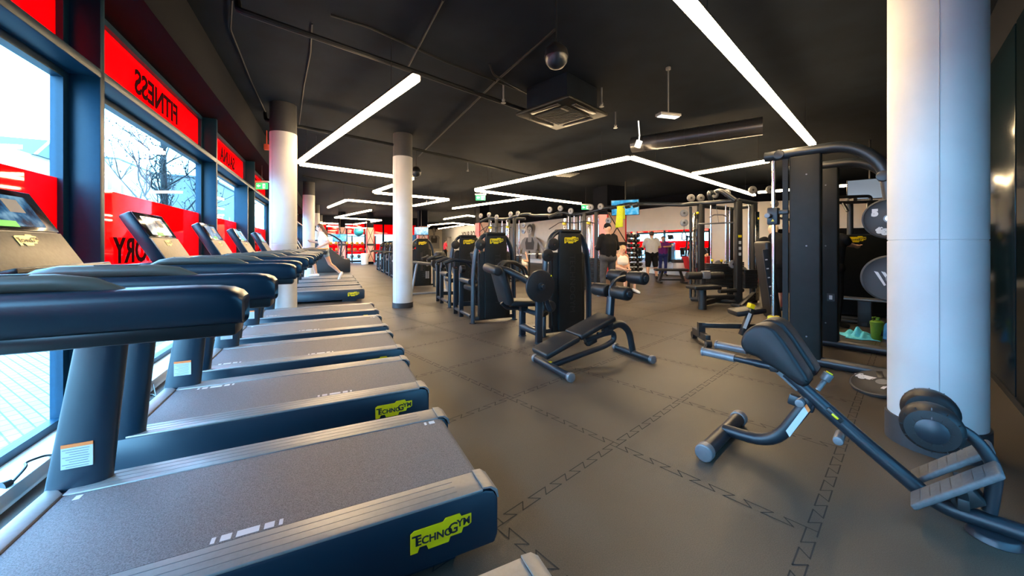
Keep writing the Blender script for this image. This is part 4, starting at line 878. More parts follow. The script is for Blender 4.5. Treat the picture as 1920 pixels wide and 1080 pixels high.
for c, ax in ((uA + V((-.22, 0, zt + .12)), (0, 1, 0)), (uA + V((.02, .05, zt + .13)), (0, 1, 0)), (uA + V((.30, -.05, zt + .20)), (1, .2, 0)), (uA + V((.62, .05, zt + .24)), (1, .2, 0)), (uC + V((-.10, -.1, zt + .27)), (0, 1, 0)), (uC + V((.28, -.1, zt + .28)), (0, 1, 0)), (uC + V((.45, 0, zt - .02)), (0, 1, 0)), (uC + V((.46, 0, zt - .34)), (0, 1, 0)), (uA + V((-.28, .2, 1.78)), (.3, 1, 0)), (uA + V((-.28, .2, 2.0)), (.3, 1, 0)), (uA + V((.45, .1, .84)), (0, 1, 0)), (uB + V((-.05, .1, .86)), (0, 1, 0)), (uB + V((.22, .2, .72)), (0, 1, 0))): disc(t_, c, ax, .085)
stack(t_, lp(1347, 8.25).x, lp(1347, 8.25).y, .34, .86, .52, .2); stack(t_, lp(1376, 8.7).x, lp(1376, 8.7).y, .34, .88, .3, .3); stack(t_, lp(1397, 8.1).x, lp(1397, 8.1).y, .34, .74, .26, .42)
b = MB(); u = lp(1330, 8.2); b.tube([u + V((-.05, -.1, 1.87)), u + V((.05, -.1, 1.93)), u + V((.25, -.1, 1.93)), u + V((.36, -.1, 1.87))], .014, 8, .03); b.cyl(u + V((-.35, -.2, 1.72)), u + V((.55, -.2, 1.76)), .018, n=10); b.cyl(u + V((.1, -.2, 1.74)), u + V((.1, -.1, 2.1)), .005, n=6); b.done('lat_bar', 'greysteel', t_)
b = MB(); u = uA + V((-.33, .1, 0)); b.cyl(u + V((0, 0, 1.72)), u + V((0, 0, 1.62)), .004, n=6); b.tube([u + V((0, 0, 1.62)), u + V((-.05, 0, 1.5)), u + V((-.05, 0, 1.38)), u + V((.05, 0, 1.38)), u + V((.05, 0, 1.5)), u + V((0, 0, 1.62))], .013, 8, .04); b.done('stirrup_handle', 'black', t_)
s = lp(1317, 7.3)
b = MB(); b.cyl(s, s + V((0, 0, .38)), .075, .07, n=18); b.bar(s + V((0, 0, .12)), s + V((.75, .7, .12)), .1, .1, .01); b.tube([s + V((.1, .35, .18)), s + V((.9, .5, .18))], .05, 10); b.tube([s + V((.5, .3, .32)), s + V((1.1, .5, .32))], .045, 10); b.bar(s + V((.15, .28, .05)), s + V((.15, .28, .62)), .08, .08, .01); b.tube([uA + V((-.15, .1, .05)), uA + V((0, -.25, .08)), uB + V((0, 0, .08)), uC + V((0, 0, .08))], .05, 10, .1); b.done('base_frame', 'satin', t_)
b = MB(); b.box(s + V((.02, 0, .44)), (.56, .34, .085), (0, 0, .12), .03, 3); b.done('seat', 'leather', t_)
for dx in (-.03, .42): 
    b = MB(); b.cyl(s + V((dx - .15, .28, .64)), s + V((dx + .15, .28, .64)), .078, n=24, bev=.02); b.done('knee_roller', 'leather', t_)
b = MB(); b.box(s + V((.2, .26, .66)), (.16, .12, .16), bev=.02); b.done('roller_bracket', 'greysteel', t_)
for c in (uA + V((.42, -.08, .92)), uA + V((.20, -.1, .93)), uA + V((-.1, -.05, 1.98)), uC + V((.05, -.06, 1.85))):
    b = MB(); b.ball(c, .03, 12, 8); b.m(1).cyl(c, c + V((.02, .05, -.12)), .015, n=8); b.done('knob', ['yellow', 'black'], t_)
b = MB(); c = lp(1408, 7.3); b.bar(c + V((-.22, 0, .06)), c + V((.2, .2, .30)), .09, .06, .02); b.box(c + V((-.24, 0, .06)), (.22, .22, .06), (0, .3, .3), .025); b.done('foot_pedal', 'black', t_)
b = MB(); b.box(uB + V((0, -.062, 1.45)), (.07, .004, .05)); b.m(1)
for k in range(3): b.box(uB + V((0, -.062, 1.32 - k * .12)), (.05, .004, .06))
b.done('sticker', ['yellow', 'paper'], t_)
def station(loc, label, seed, rz=0):
    rnd = random.Random(seed); t_ = thing('cable_station', label, 'cable machine', loc, rz)
    xs = (-.55, -.2, .2, .55)
    for x in xs:
        b = MB(); b.box((x, rnd.uniform(-.3, .3), 1.1), (.09, .09, 2.2), bev=.01); b.done('upright', 'satin', t_)
    b = MB(); b.tube([(-1.0, -.2, 2.12), (-.7, 0, 2.28), (-.2, .1, 2.18), (.3, -.1, 2.22), (.8, 0, 2.34), (1.1, 0, 2.32)], .05, 12, .15); b.tube([(-.8, .25, 2.25), (.7, .25, 2.2)], .045, 10); b.done('top_frame', 'steel', t_); b = MB(); b.tube([(-.5, -.3, .06), (.5, -.3, .06), (.5, .3, .06), (-.5, .3, .06), (-.5, -.3, .06)], .04, 8, .1); b.done('base_frame', 'steel', t_)
    for k in range(3): stack(t_, -.4 + k * .4, rnd.uniform(-.2, .2), .2, .9, .3, .18)
    for c in ((-.95, -.2, 2.35), (-.65, -.1, 2.38), (-.3, -.1, 2.28), (.35, -.15, 2.35), (.62, -.1, 2.36), (.85, -.1, 1.95), (.85, -.1, 1.75)): disc(t_, c, (.2, 1, 0), .09)
    for x in (-.38, .38):
        b = MB(); b.box((x, -.33, 1.1), (.06, .04, 1.9), bev=.005); b.done('rail', 'chrome', t_)
        b = MB(); b.box((x, -.37, 1.9), (.1, .08, .08), bev=.01); b.done('carriage', 'yellow', t_)
    b = MB(); b.tube([(-.9, -.35, 1.75), (-.5, -.4, 1.95), (0, -.4, 1.9), (.3, -.4, 1.95), (.55, -.4, 1.88)], .014, 8, .1); b.cyl((-.1, -.4, 1.9), (-.1, -.3, 2.2), .005, n=6); b.done('lat_bar', 'steel', t_)
    return t_
station((2.05, 10.9, 0), 'cable station behind the leg machine with round cam, carrying the yellow towel', 2, R(-35))
station((-.25, 13.2, 0), 'cable station farther back, above the middle weight machine', 4, R(-35))
b = MB(); a, c = V((2.75, 10.35, 2.30)), uA + O + V((-.9, 1.0, 2.30)); b.tube([a, a.lerp(c, .3) + V((0, 0, .03)), a.lerp(c, .55) + V((0, 0, .06)), a.lerp(c, .8) + V((0, 0, .02)), c], .045, 10, .2)
for f in (.28, .5, .72): q = a.lerp(c, f); b.cyl(q + V((-.03, 0, 0)), q + V((.07, -.08, .02)), .07, n=14)
tag(b.done('cable_beam', 'steel'), 'long overhead beam joining the lat seat station and the station with the towel', 'beam')
b = MB(); a, c = V((.75, 12.3, 2.25)), V((1.35, 11.4, 2.2)); b.tube([V((.6, 12.6, 2.3)), a, c, V((1.5, 11.2, 2.2))], .045, 10, .2); tag(b.done('cable_beam', 'steel'), 'short overhead beam between the two farther cable stations', 'beam')
# yellow green towel over the beam
q = pt(1163, 393, 9.75); b = MB(); mat('limecloth', (.45, .52, .02), .9, noise=.12, nscale=60)
b.prism([q + V((-.10, -.05, .06)), q + V((.05, -.06, .08)), q + V((.05, -.07, -.46)), q + V((-.15, -.06, -.48)), q + V((-.12, -.05, -.22))], (.01, .025, 0), .008); b.prism([q + V((.02, .06, .08)), q + V((.14, .05, .05)), q + V((.15, .06, -.26)), q + V((.06, .06, -.22))], (0, .025, 0), .008); b.box(q + V((.01, .0, .08)), (.2, .13, .03), bev=.012); tag(b.done('towel', 'limecloth'), 'yellow green towel hanging over the cable beam above the man in black', 'towel')
# machine behind, far right
t_ = thing('weight_machine', 'black machine with rounded cover and yellow plate beside the right column', 'weight machine', (5.85, 6.30, 0), R(-14))
ol = [(-.48, 0, .06), (.48, 0, .06), (.48, 0, 1.25)] + [(.30 + .18 * math.cos(a), 0, 1.25 + .2 * math.sin(a)) for a in [R(15 * k) for k in range(1, 7)]] + [(-.30 - .18 * math.sin(a), 0, 1.25 + .2 * math.cos(a)) for a in [R(15 * k) for k in range(1, 6)]] + [(-.48, 0, 1.25)]
b = MB(); b.prism(ol, (0, .42, 0), .03, 3); b.box((0, -.004, .72), (.02, .012, 1.1)); b.done('cover', 'satin', t_)
b = MB(); b.prism([V((x * .93, -.012, .05 + z * .955)) for x, _, z in ol], (0, .03, 0), .01); b.done('front_panel', 'panel', t_)
b = MB(); b.tube([(-.5, -.1, .05), (-.5, .6, .05)], .04, 10); b.tube([(.5, -.1, .05), (.5, .6, .05)], .04, 10); b.tube([(-.5, .2, .05), (.5, .2, .05)], .04, 10); b.done('base_frame', 'steel', t_)
logo(t_, (.0, -.016, 1.36), (1, 0, 0), (0, 0, 1), .26)
t_ = thing('pull_up_station', 'dark handle bars hanging high behind the guided barbell machine arch', 'pull up bars', (6.75, 7.4, 0), R(-20))
b = MB(); b.cyl((0, 0, 0), (0, 0, 2.2), .05, n=14); b.cyl((0, 0, 0), (0, 0, .02), .25, n=20); b.done('post', 'satin', t_)
b = MB(); b.tube([(-.28, -.1, 2.05), (-.28, -.1, 2.22), (.28, -.1, 2.22), (.28, -.1, 2.05)], .03, 10, .06); b.tube([(-.34, -.2, 2.1), (.34, -.2, 2.1)], .03, 10); b.tube([(-.2, -.2, 2.1), (-.16, -.3, 1.92)], .028, 10); b.tube([(.2, -.2, 2.1), (.16, -.3, 1.92)], .028, 10); b.bar((0, 0, 2.15), (0, -.2, 2.15), .06, .06); b.done('handle_bar', 'black', t_)
t_ = thing('step_bench', 'narrow t shaped stand with grey top behind the guided barbell machine', 'bench', at(1622, 612, 0), SZ)
b = MB(); b.box((0, 0, .2), (.13, .16, .40), bev=.01); b.tube([(0, -.5, .05), (0, .5, .05)], .035, 10); b.tube([(.35, -.5, .05), (.35, .5, .05)], .035, 10); b.bar((-.1, 0, .05), (.45, 0, .05), .06, .05); b.done('base', 'satin', t_)
for s in (-1, 1):
    b = MB(); b.box((s * .09, 0, .42), (.10, .55, .03), bev=.01); b.done('top_plate', 'greysteel', t_)
def cloth(loc, sx, sy, h, m_, label, seed):
    rnd = random.Random(seed); n = 22; t = bmesh.new(); vs = []
    for i in range(n):
        for j in range(n):
            u, v_ = i / (n - 1) * 2 - 1, j / (n - 1) * 2 - 1; e = max(0, 1 - (abs(u) ** 3 + abs(v_) ** 3) ** .5)
            z = .012 + h * e * (.5 + .5 * math.sin(u * 5 + seed) * math.cos(v_ * 4.2 + u * 3) + .25 * math.sin(v_ * 11 + u * 6))
            vs.append(t.verts.new((u * sx * (1 + .12 * math.sin(v_ * 4 + seed)), v_ * sy * (1 + .15 * math.sin(u * 3.3)), max(.008, z))))
    for i in range(n - 1):
        for j in range(n - 1): t.faces.new((vs[i * n + j], vs[(i + 1) * n + j], vs[(i + 1) * n + j + 1], vs[i * n + j + 1]))
    r_ = bmesh.ops.extrude_face_region(t, geom=t.faces[:]); bmesh.ops.translate(t, vec=(0, 0, -.008), verts=[e for e in r_['geom'] if isinstance(e, bmesh.types.BMVert)])
    b = MB(); b._merge(t, Matrix.Translation(loc) @ Matrix.Rotation(seed, 4, 'Z')); return tag(b.done('towel', m_, None, 60), label, 'towel')
mat('cyancloth', (.10, .55, .75), .9, noise=.1, nscale=60); mat('bluecloth', (.03, .22, .62), .9, noise=.1, nscale=60)
q = at(1610, 632, 0); cloth(q, .21, .17, .12, 'cyancloth', 'crumpled cyan towel on the floor behind the guided barbell machine', 1)
q = at(1662, 634, 0); cloth(q, .15, .15, .18, 'bluecloth', 'crumpled blue towel on the floor against the right column edge', 2)
def shaker(px, py, s, m_, label, cat='bottle'):
    q = at(px, py, 0); t_ = thing('shaker_bottle', label, cat, q)
    b = MB(); b.lathe([(.036 * s, 0), (.040 * s, .01 * s), (.047 * s, .15 * s)], (0, 0, 0), n=24); b.m(1); b.prism([(-.012 * s, -.046 * s, .05 * s), (.012 * s, -.046 * s, .05 * s), (.004 * s, -.048 * s, .11 * s)], (0, -.002, 0)); b.done('cup', [m_, 'black'], t_)
    b = MB(); b.lathe([(.050 * s, .15 * s), (.050 * s, .175 * s), (.035 * s, .185 * s), (.015 * s, .188 * s)], (0, 0, 0), n=24); b.cyl((.01 * s, 0, .18 * s), (.01 * s, 0, .215 * s), .016 * s, n=12); b.tube([(-.03 * s, 0, .18 * s), (-.045 * s, 0, .215 * s), (-.01 * s, 0, .22 * s)], .005 * s, 6, .01); b.done('lid', m_, t_)
mat('greencup', (.10, .22, .02), .35, noise=.1); mat('pinkcup', (.80, .04, .12), .4)
shaker(1644, 638, 1.4, 'greencup', 'green shaker bottle between the two towels on the floor'); shaker(1640, 587, 1.3, 'pinkcup', 'pink red shaker bottle on the floor by the t shaped stand')
# ================================================================ PEOPLE
def caps_mesh(caps, vox=.011, balls=(), smooth=4):
    t = bmesh.new(); q = MB()
    for a, c, r0, r1 in caps:
        a, c = V(a), V(c); q.ball(a, r0, 14, 8); q.ball(c, r1, 14, 8)
        if (c - a).length > 1e-4: q.cyl(a, c, r0, r1, 14)
    for c, r_ in balls: q.ball(c, r_, 20, 12)
    me = bpy.data.meshes.new('raw'); q.bm.to_mesh(me); q.bm.free(); t.free()
    o = bpy.data.objects.new('raw', me); C.objects.link(o)
    m_ = o.modifiers.new('r', 'REMESH'); m_.mode = 'VOXEL'; m_.voxel_size = vox; m_.use_smooth_shade = True
    s_ = o.modifiers.new('s', 'SMOOTH'); s_.iterations = smooth; s_.factor = .5
    bpy.context.view_layer.update(); out = bpy.data.meshes.new_from_object(o.evaluated_get(bpy.context.evaluated_depsgraph_get()))
    bpy.data.objects.remove(o); bpy.data.meshes.remove(me)
    for p in out.polygons: p.use_smooth = True
    return out
def put(me, name, m_, parent):
    me.name = name; me.materials.clear(); me.materials.append(M[m_]); o = bpy.data.objects.new(name, me); C.objects.link(o); o.parent = parent; return o
STAND = dict(pel=(0, 0, .96), che=(0, 0, 1.26), nek=(0, .0, 1.47), hed=(0, .02, 1.63),
             sl=(-.185, 0, 1.42), el=(-.24, -.02, 1.14), wl=(-.25, .07, .90), sr=(.185, 0, 1.42), er=(.24, -.02, 1.14), wr=(.25, .07, .90),
             hl=(-.09, 0, .93), kl=(-.11, .02, .50), al=(-.11, -.03, .09), tl=(-.13, .14, .035), hr=(.09, 0, .93), kr=(.11, .02, .50), ar=(.11, -.03, .09), tr=(.13, .14, .035))
def person(label, loc, rz, pose=None, hgt=1.75, skin='skin', top='black', sleeves='long', bottom='black', legs='long', shoes='black', hair='hairdark', long_hair=False, cap=None, girth=1.0, crop=None, sole=None, female=False):
    J = dict(STAND); J.update(pose or {}); k = hgt / 1.75; J = {n: V(p) * k for n, p in J.items()}; g = girth * k
    t_ = thing('person', label, 'person', loc, rz)
    def hand(w_, e_, side):
        d = (w_ - e_).normalized(); u = V((0, 1, 0)) - d * d.y; u = u.normalized() if u.length > .1 else V((1, 0, 0)); n_ = d.cross(u); c = [(w_, w_ + d * .075 * k, .030 * k, .034 * k)]
        for f in range(4):
            o = w_ + d * .085 * k + u * (.027 - f * .018) * k; L = (.042, .050, .046, .034)[f] * k; m1 = o + d * L * .55 + n_ * .004 * side; c += [(o, m1, .0105 * k, .0095 * k), (m1, m1 + d * L * .5 + n_ * .018 * side, .0095 * k, .008 * k)]
        th = w_ + d * .03 * k + u * .032 * k; c += [(th, th + (d * .8 + u * .7).normalized() * .05 * k, .012 * k, .009 * k)]
        return c
    fw = 1.0
    hd = J['hed']; nk = J['nek']; upv = (hd - nk).normalized(); fwd = V((0, 1, 0)); fwd = (fwd - upv * fwd.dot(upv)).normalized(); sd = fwd.cross(upv)
    sh = .155 if not female else .13
    tors = [(J['pel'] - V((.06, 0, 0)) * k, J['che'] - V((.075, 0, 0)) * k, .115 * g, .125 * g), (J['pel'] + V((.06, 0, 0)) * k, J['che'] + V((.075, 0, 0)) * k, .115 * g, .125 * g), (J['che'] + V((-.06, 0, .05)) * k, J['sl'].lerp(J['nek'], .2), .11 * g, .065 * g), (J['che'] + V((.06, 0, .05)) * k, J['sr'].lerp(J['nek'], .2), .11 * g, .065 * g), (J['che'], J['nek'] - upv * .03, .12 * g, .06 * g)]
    arms = []; fore = []; hands = []
    for s, side in (('l', 1), ('r', -1)):
        arms += [(J['s' + s], J['e' + s], .056 * g, .043 * g)]; fore += [(J['e' + s], J['w' + s], .043 * g, .027 * g)]; hands += hand(J['w' + s], J['e' + s], side)
    thigh = []; calf = []; foot = []
    for s in 'lr': thigh += [(J['h' + s], J['k' + s], .088 * g, .056 * g)]; calf += [(J['k' + s], J['a' + s], .056 * g, .036 * g), (J['k' + s].lerp(J['a' + s], .3) - V((0, .012, 0)), J['a' + s], .053 * g, .034 * g)]; foot += [(J['a' + s] - upv * .0, J['t' + s], .042 * k, .032 * k)]
    head = [(nk - upv * .04 * k, hd - upv * .05 * k, .056 * k, .052 * k), (hd - upv * .055 * k + fwd * .03 * k, hd - upv * .075 * k + fwd * .045 * k, .05 * k, .035 * k), (hd - upv * .01 * k + fwd * .085 * k, hd - upv * .03 * k + fwd * .10 * k, .012 * k, .014 * k), (hd + upv * .02 * k + fwd * .075 * k - sd * .03 * k, hd + upv * .02 * k + fwd * .075 * k + sd * .03 * k, .02 * k, .02 * k), (hd - upv * .06 * k + fwd * .085 * k - sd * .015 * k, hd - upv * .06 * k + fwd * .085 * k + sd * .015 * k, .009 * k, .009 * k)]
    for s in (-1, 1): head.append((hd + sd * .074 * s * k - upv * .025 * k, hd + sd * .078 * s * k + upv * .02 * k, .011 * k, .014 * k))
    body = caps_mesh(tors + arms + fore + hands + thigh + calf + foot + head, .0105, [(hd, (.074 * k, .092 * k, .105 * k))])
    o = put(body, 'body', skin, t_)
    b = MB()
    for s in (-1, 1): b.ball(hd + sd * .031 * s * k + fwd * .088 * k + upv * .005 * k, .011 * k, 10, 8)
    b.done('eyes', 'black', t_)
    inf = lambda L, e: [(a, c, r0 + e, r1 + e) for a, c, r0, r1 in L]
    if top:
        tc = tors
        if crop: tc = [(J['che'] - V((.07, 0, 0)) * k, J['che'] + V((.07, 0, 0)) * k, .128 * g, .128 * g), (J['che'] + V((-.07, 0, .06)) * k, J['che'] + V((.07, 0, .06)) * k, .12 * g, .12 * g)]
        cl = inf(tc, .012)
        if sleeves == 'long': cl += inf(arms, .013) + inf([(a, a.lerp(c, .95), r0, r1) for a, c, r0, r1 in fore], .012)
        elif sleeves == 'short': cl += [(a, a.lerp(c, .62), r0 + .016, r1 + .024) for a, c, r0, r1 in arms]
        put(caps_mesh(cl, .013), 'top', top, t_)
    if bottom:
        hips = [(J['hl'], J['hr'], .115 * g, .115 * g), (J['pel'] - V((.06, 0, 0)), J['pel'] + V((.06, 0, 0)), .112 * g, .112 * g)]
        if legs == 'long': cl = inf(hips + thigh, .012) + inf([(a, a.lerp(c, .94), r0, r1 + .012) for a, c, r0, r1 in calf], .011)
        elif legs == 'knee': cl = inf(hips, .012) + [(a, a.lerp(c, .95), r0 + .016, r1 + .034) for a, c, r0, r1 in thigh]
        else: cl = inf(hips, .010) + [(a, a.lerp(c, .38), r0 + .012, r1 + .03) for a, c, r0, r1 in thigh]
        put(caps_mesh(cl, .013), 'bottoms', bottom, t_)
    if shoes:
        for s in 'lr':
            d = (J['t' + s] - J['a' + s]).normalized(); put(caps_mesh([(J['a' + s] - d * .03 - upv * .015, J['t' + s] + d * .02, .05 * k, .04 * k), (J['a' + s] + upv * .01, J['a' + s], .045 * k, .05 * k)], .01), 'shoe', shoes, t_)
    if cap:
        me = caps_mesh([(hd + upv * .05 * k, hd + upv * .055 * k, .09 * k, .088 * k), (hd + upv * .045 * k + fwd * .08 * k, hd + upv * .035 * k + fwd * .15 * k, .03 * k, .02 * k)], .01); put(me, 'cap', cap, t_)
    if hair:
        hc = [(hd + upv * .035 * k - fwd * .012 * k, hd + upv * .02 * k - fwd * .028 * k, .088 * k, .086 * k)]
        if not cap or long_hair: put(caps_mesh(hc + ([(hd - fwd * .06 * k, hd - fwd * .11 * k - upv * .18 * k, .06 * k, .05 * k), (hd - fwd * .11 * k - upv * .18 * k, hd - fwd * .11 * k - upv * .36 * k, .055 * k, .025 * k)] if long_hair else []), .011), 'hair', hair, t_)
        else: put(caps_mesh([(hd - upv * .02 * k - fwd * .03 * k, hd - upv * .04 * k - fwd * .035 * k, .078 * k, .062 * k)], .01), 'hair', hair, t_)
    return t_
mat('hairdark', (.025, .016, .012), .5, noise=.3, nscale=60); mat('hairblond', (.55, .42, .24), .5, noise=.25, nscale=60); mat('hairbrown', (.10, .05, .03), .5, noise=.3, nscale=60)
mat('clothblack', (.006, .006, .007), .85, spec=.15, noise=.2); mat('clothgrey', (.055, .055, .06), .85, spec=.15, noise=.25, nscale=12); mat('clothlight', (.48, .46, .44), .85, spec=.15, noise=.06); mat('clothwhite', (.75, .75, .74), .85, spec=.15, noise=.05)
mat('clothpurple', (.12, .02, .16), .85, spec=.15); mat('clothnavy', (.02, .03, .14), .85, spec=.15); mat('clothred', (.65, .03, .05), .85, spec=.15); mat('clothrust', (.22, .06, .045), .85, spec=.15); mat('clothbluegrey', (.30, .38, .46), .85, spec=.15); mat('shoewhite', (.7, .7, .7), .6); mat('skinlight', (.66, .38, .26), .55, noise=.06)
q = at(1140, 556); person('man in black sweatshirt, grey trousers and black cap seen from behind, at the cable station', q, R(18), dict(el=(-.27, .02, 1.16), wl=(-.14, .26, 1.20), er=(.27, .02, 1.16), wr=(.10, .27, 1.22), kl=(-.13, .02, .5), al=(-.15, -.03, .09), tl=(-.18, .13, .035), kr=(.13, .02, .5), ar=(.15, -.03, .09), tr=(.18, .13, .035)), 1.80, top='clothblack', bottom='clothgrey', shoes='shoewhite', hair=None, cap='clothblack', girth=1.12)
q = at(1222, 524); person('man in light grey t-shirt and black shorts facing the wall mirror', q, R(-8), dict(el=(-.30, .05, 1.18), wl=(-.12, .25, 1.15), er=(.30, .05, 1.18), wr=(.12, .25, 1.15), kl=(-.13, .0, .5), al=(-.16, -.03, .09), tl=(-.2, .12, .035), kr=(.13, .0, .5), ar=(.16, -.03, .09), tr=(.2, .12, .035)), 1.80, top='clothlight', sleeves='short', bottom='clothblack', legs='knee', shoes='black', girth=1.15)
q = at(1243, 517); person('person in purple top and blue trousers, solid stand-in for a mirror reflection', q, R(170), dict(el=(-.3, .1, 1.3), wl=(-.05, .25, 1.28)), 1.66, top='clothpurple', sleeves='short', bottom='clothnavy', female=True, hair='hairbrown')  # solid figure added in place of a reflection in the wall mirror
sit = dict(pel=(0, 0, .57), che=(0, .05, .84), nek=(0, .08, 1.04), hed=(0, .12, 1.19), sl=(-.165, .06, .99), el=(-.21, .08, .72), wl=(-.08, .30, .64), sr=(.165, .06, .99), er=(.21, .08, .72), wr=(.08, .32, .64), hl=(-.09, .02, .53), kl=(-.14, .44, .50), al=(-.15, .42, .09), tl=(-.16, .58, .035), hr=(.09, .02, .53), kr=(.14, .44, .50), ar=(.15, .42, .09), tr=(.16, .58, .035))
q = V(((1163 - 960) / FPX * 10.2, 10.2, 0)); person('blond woman in white crop top and navy shorts seated on the blue bench', q, R(200), sit, 1.70, 'skinlight', top='clothwhite', sleeves=None, bottom='clothnavy', legs='short', shoes='shoewhite', hair='hairblond', long_hair=True, crop=True, female=True)
t_ = thing('bench', 'low bench with blue pad under the seated woman', 'bench', (q.x, q.y, 0), R(200))
mat('bluepad', (.04, .20, .48), .5); b = MB(); b.box((0, .0, .40), (.34, .95, .07), bev=.02); b.done('pad', 'bluepad', t_)
b = MB()
for s in (-1, 1): b.bar((0, s * .35, .02), (0, s * .35, .38), .06, .06); b.bar((-.2, s * .35, .03), (.2, s * .35, .03), .06, .06)
b.done('frame', 'black', t_)
run = dict(pel=(0, 0, .97), che=(0, .05, 1.26), nek=(0, .09, 1.46), hed=(0, .13, 1.61), sl=(-.16, .07, 1.41), el=(-.22, -.12, 1.18), wl=(-.18, .10, 1.06), sr=(.16, .08, 1.41), er=(.22, .10, 1.15), wr=(.12, .33, 1.20), hl=(-.09, 0, .94), kl=(-.10, .30, .62), al=(-.10, .22, .22), tl=(-.11, .38, .20), hr=(.09, 0, .94), kr=(.10, -.14, .53), ar=(.10, -.45, .22), tr=(.10, -.40, .08))
q = base + PR(-.78, 1.16 * 2 + .41, .235); person('woman in white t-shirt and grey shorts running on a treadmill by the columns', q, ANG + R(90), run, 1.66, 'skinlight', top='clothwhite', sleeves='short', bottom='clothbluegrey', legs='short', shoes='shoewhite', hair='hairbrown', long_hair=True, female=True)
q = at(835, 490); q = V(((835 - 960) / FPX * 29, 29, 0)); person('person in red t-shirt and black trousers far behind the row of weight machines', q, R(-60), None, 1.74, top='clothred', sleeves='short', bottom='clothblack', hair='hairdark')
q = V(((1450 - 960) / FPX * 7.0, 7.0, 0)); person('blond long haired woman in black top and rust leggings behind the guided barbell machine', q, R(-20), dict(el=(-.25, .1, 1.16), wl=(-.2, .3, 1.1)), 1.66, 'skinlight', top='clothblack', sleeves='short', bottom='clothrust', hair='hairblond', long_hair=True, female=True)
q = V(((1473 - 960) / FPX * 6.2, 6.2, 0)); person('person in black shorts with bare legs, half hidden by the black upright', q, R(-40), dict(che=(0, .08, 1.22), nek=(0, .16, 1.42), hed=(.02, .22, 1.57), sl=(-.18, .14, 1.38), sr=(.18, .14, 1.38), er=(.30, .36, 1.22), wr=(.42, .55, 1.24), el=(-.2, .3, 1.15), wl=(-.1, .5, 1.2)), 1.78, top='clothblack', sleeves='short', bottom='clothblack', legs='knee', shoes='black', girth=1.05, hair='hairblond')
# second lifter whose forearm reaches over the bar
q = V(((1556 - 960) / FPX * 5.75, 5.75, 0)); person('person hidden by black uprights except one forearm over the bar', q, R(-78), dict(sr=(.18, .04, 1.38), er=(.17, .12, 1.30), wr=(.10, .37, 1.27), sl=(-.18, .02, 1.38)), 1.72, 'skinlight', top='clothblack', sleeves='short', bottom='clothblack', hair='hairdark', girth=.95)
lie = dict(pel=(0, 0, .61), che=(0, .32, .63), nek=(0, .54, .60), hed=(0, .70, .63), sl=(-.2, .47, .62), el=(-.42, .40, .62), wl=(-.36, .42, .88), sr=(.2, .47, .62), er=(.42, .40, .62), wr=(.36, .42, .88), hl=(-.09, -.04, .56), kl=(-.2, -.42, .52), al=(-.22, -.40, .09), tl=(-.24, -.54, .035), hr=(.09, -.04, .56), kr=(.2, -.42, .52), ar=(.22, -.40, .09), tr=(.24, -.54, .035))
q = V(((973 - 960) / FPX * 14.6, 14.6, 0)); person('bare chested person lying on the press bench under the mural of the woman', q, R(8), lie, 1.78, 'skinlight', top=None, bottom='clothlight', legs='knee', shoes='shoewhite', hair='hairbrown')
t_ = thing('press_bench', 'barbell press bench under the lying person', 'bench', (q.x, q.y, 0), R(8)); b = MB(); b.box((0, .15, .44), (.3, 1.2, .07), bev=.02); b.done('pad', 'leather', t_)
b = MB(); b.bar((0, -.3, .03), (0, -.3, .42), .06, .06); b.bar((0, .6, .03), (0, .6, .42), .06, .06); b.bar((-.3, -.3, .03), (.3, -.3, .03), .06, .06)
for s in (-1, 1): b.bar((s * .55, .75, 0), (s * .55, .75, 1.05), .07, .07); b.bar((0, .6, .05), (s * .55, .75, .05), .06, .06)
b.done('frame', 'black', t_)
b = MB(); p_ = Matrix.Translation((q.x, q.y, 0)) @ Matrix.Rotation(R(8), 4, 'Z'); b.cyl(p_ @ V((-1.0, .42, .92)), p_ @ V((1.0, .42, .92)), .014, n=10)
for s in (-1, 1): b.m(1).cyl(p_ @ V((s * .78, .42, .92)), p_ @ V((s * .84, .42, .92)), .19, n=28)
tag(b.done('barbell', ['chrome', 'black']), 'barbell held above the lying person', 'barbell')
# ================================================================ FREE WEIGHT AREA
def dumbbell_rack(px, Y, label, rz=.3, tiers=8):
    q = V(((px - 960) / FPX * Y, Y, 0)); t_ = thing('dumbbell_rack', label, 'rack', q, rz)
    for s in (-1, 1):
        b = MB(); b.bar((s * .42, .3, 0), (s * .20, .25, 1.75), .07, .07); b.bar((s * .42, -.2, .04), (s * .42, .4, .04), .07, .06); b.done('side_frame', 'black', t_)
    for k in range(tiers):
        z = .22 + k * .20; b = MB(); wd_ = .8 - .05 * k; b.box((0, .10, z), (wd_, .10, .03), (.3, 0, 0)); b.done('shelf', 'black', t_)
    mx = Matrix.Translation(q) @ Matrix.Rotation(rz, 4, 'Z'); proto = None; n_ = 0
    names = ['bottom', 'second lowest', 'third lowest', 'fourth lowest', 'fourth from the top', 'third from the top', 'second from the top', 'top']
    for k in range(tiers):
        cnt = 4 if k < 5 else 3
        for j in range(cnt):
            z = .22 + k * .20 + .062; x = (j - (cnt - 1) / 2) * .19 * (1 - .03 * k)
            c = mx @ V((x, .06, z)); lb = 'dumbbell on the %s tier of the dumbbell rack by the mirror' % names[k]
            if proto is None:
                b = MB()
                for s in (-1, 1): b.cyl((0, s * .05, 0), (0, s * .15, 0), .058, n=14, bev=.01); b.m(1).cyl((0, s * .15, 0), (0, s * .153, 0), .042, n=14); b.m(0)
                b.m(1).cyl((0, -.06, 0), (0, .06, 0), .016, n=10); o = b.done('dumbbell', ['rubber', 'greysteel']); proto = o
            else: o = proto.copy(); C.objects.link(o)
            o.location = c; o.rotation_euler = (.0, 0, rz); tag(o, lb, 'dumbbell', 'dumbbells on the %s tier of the rack' % names[k])
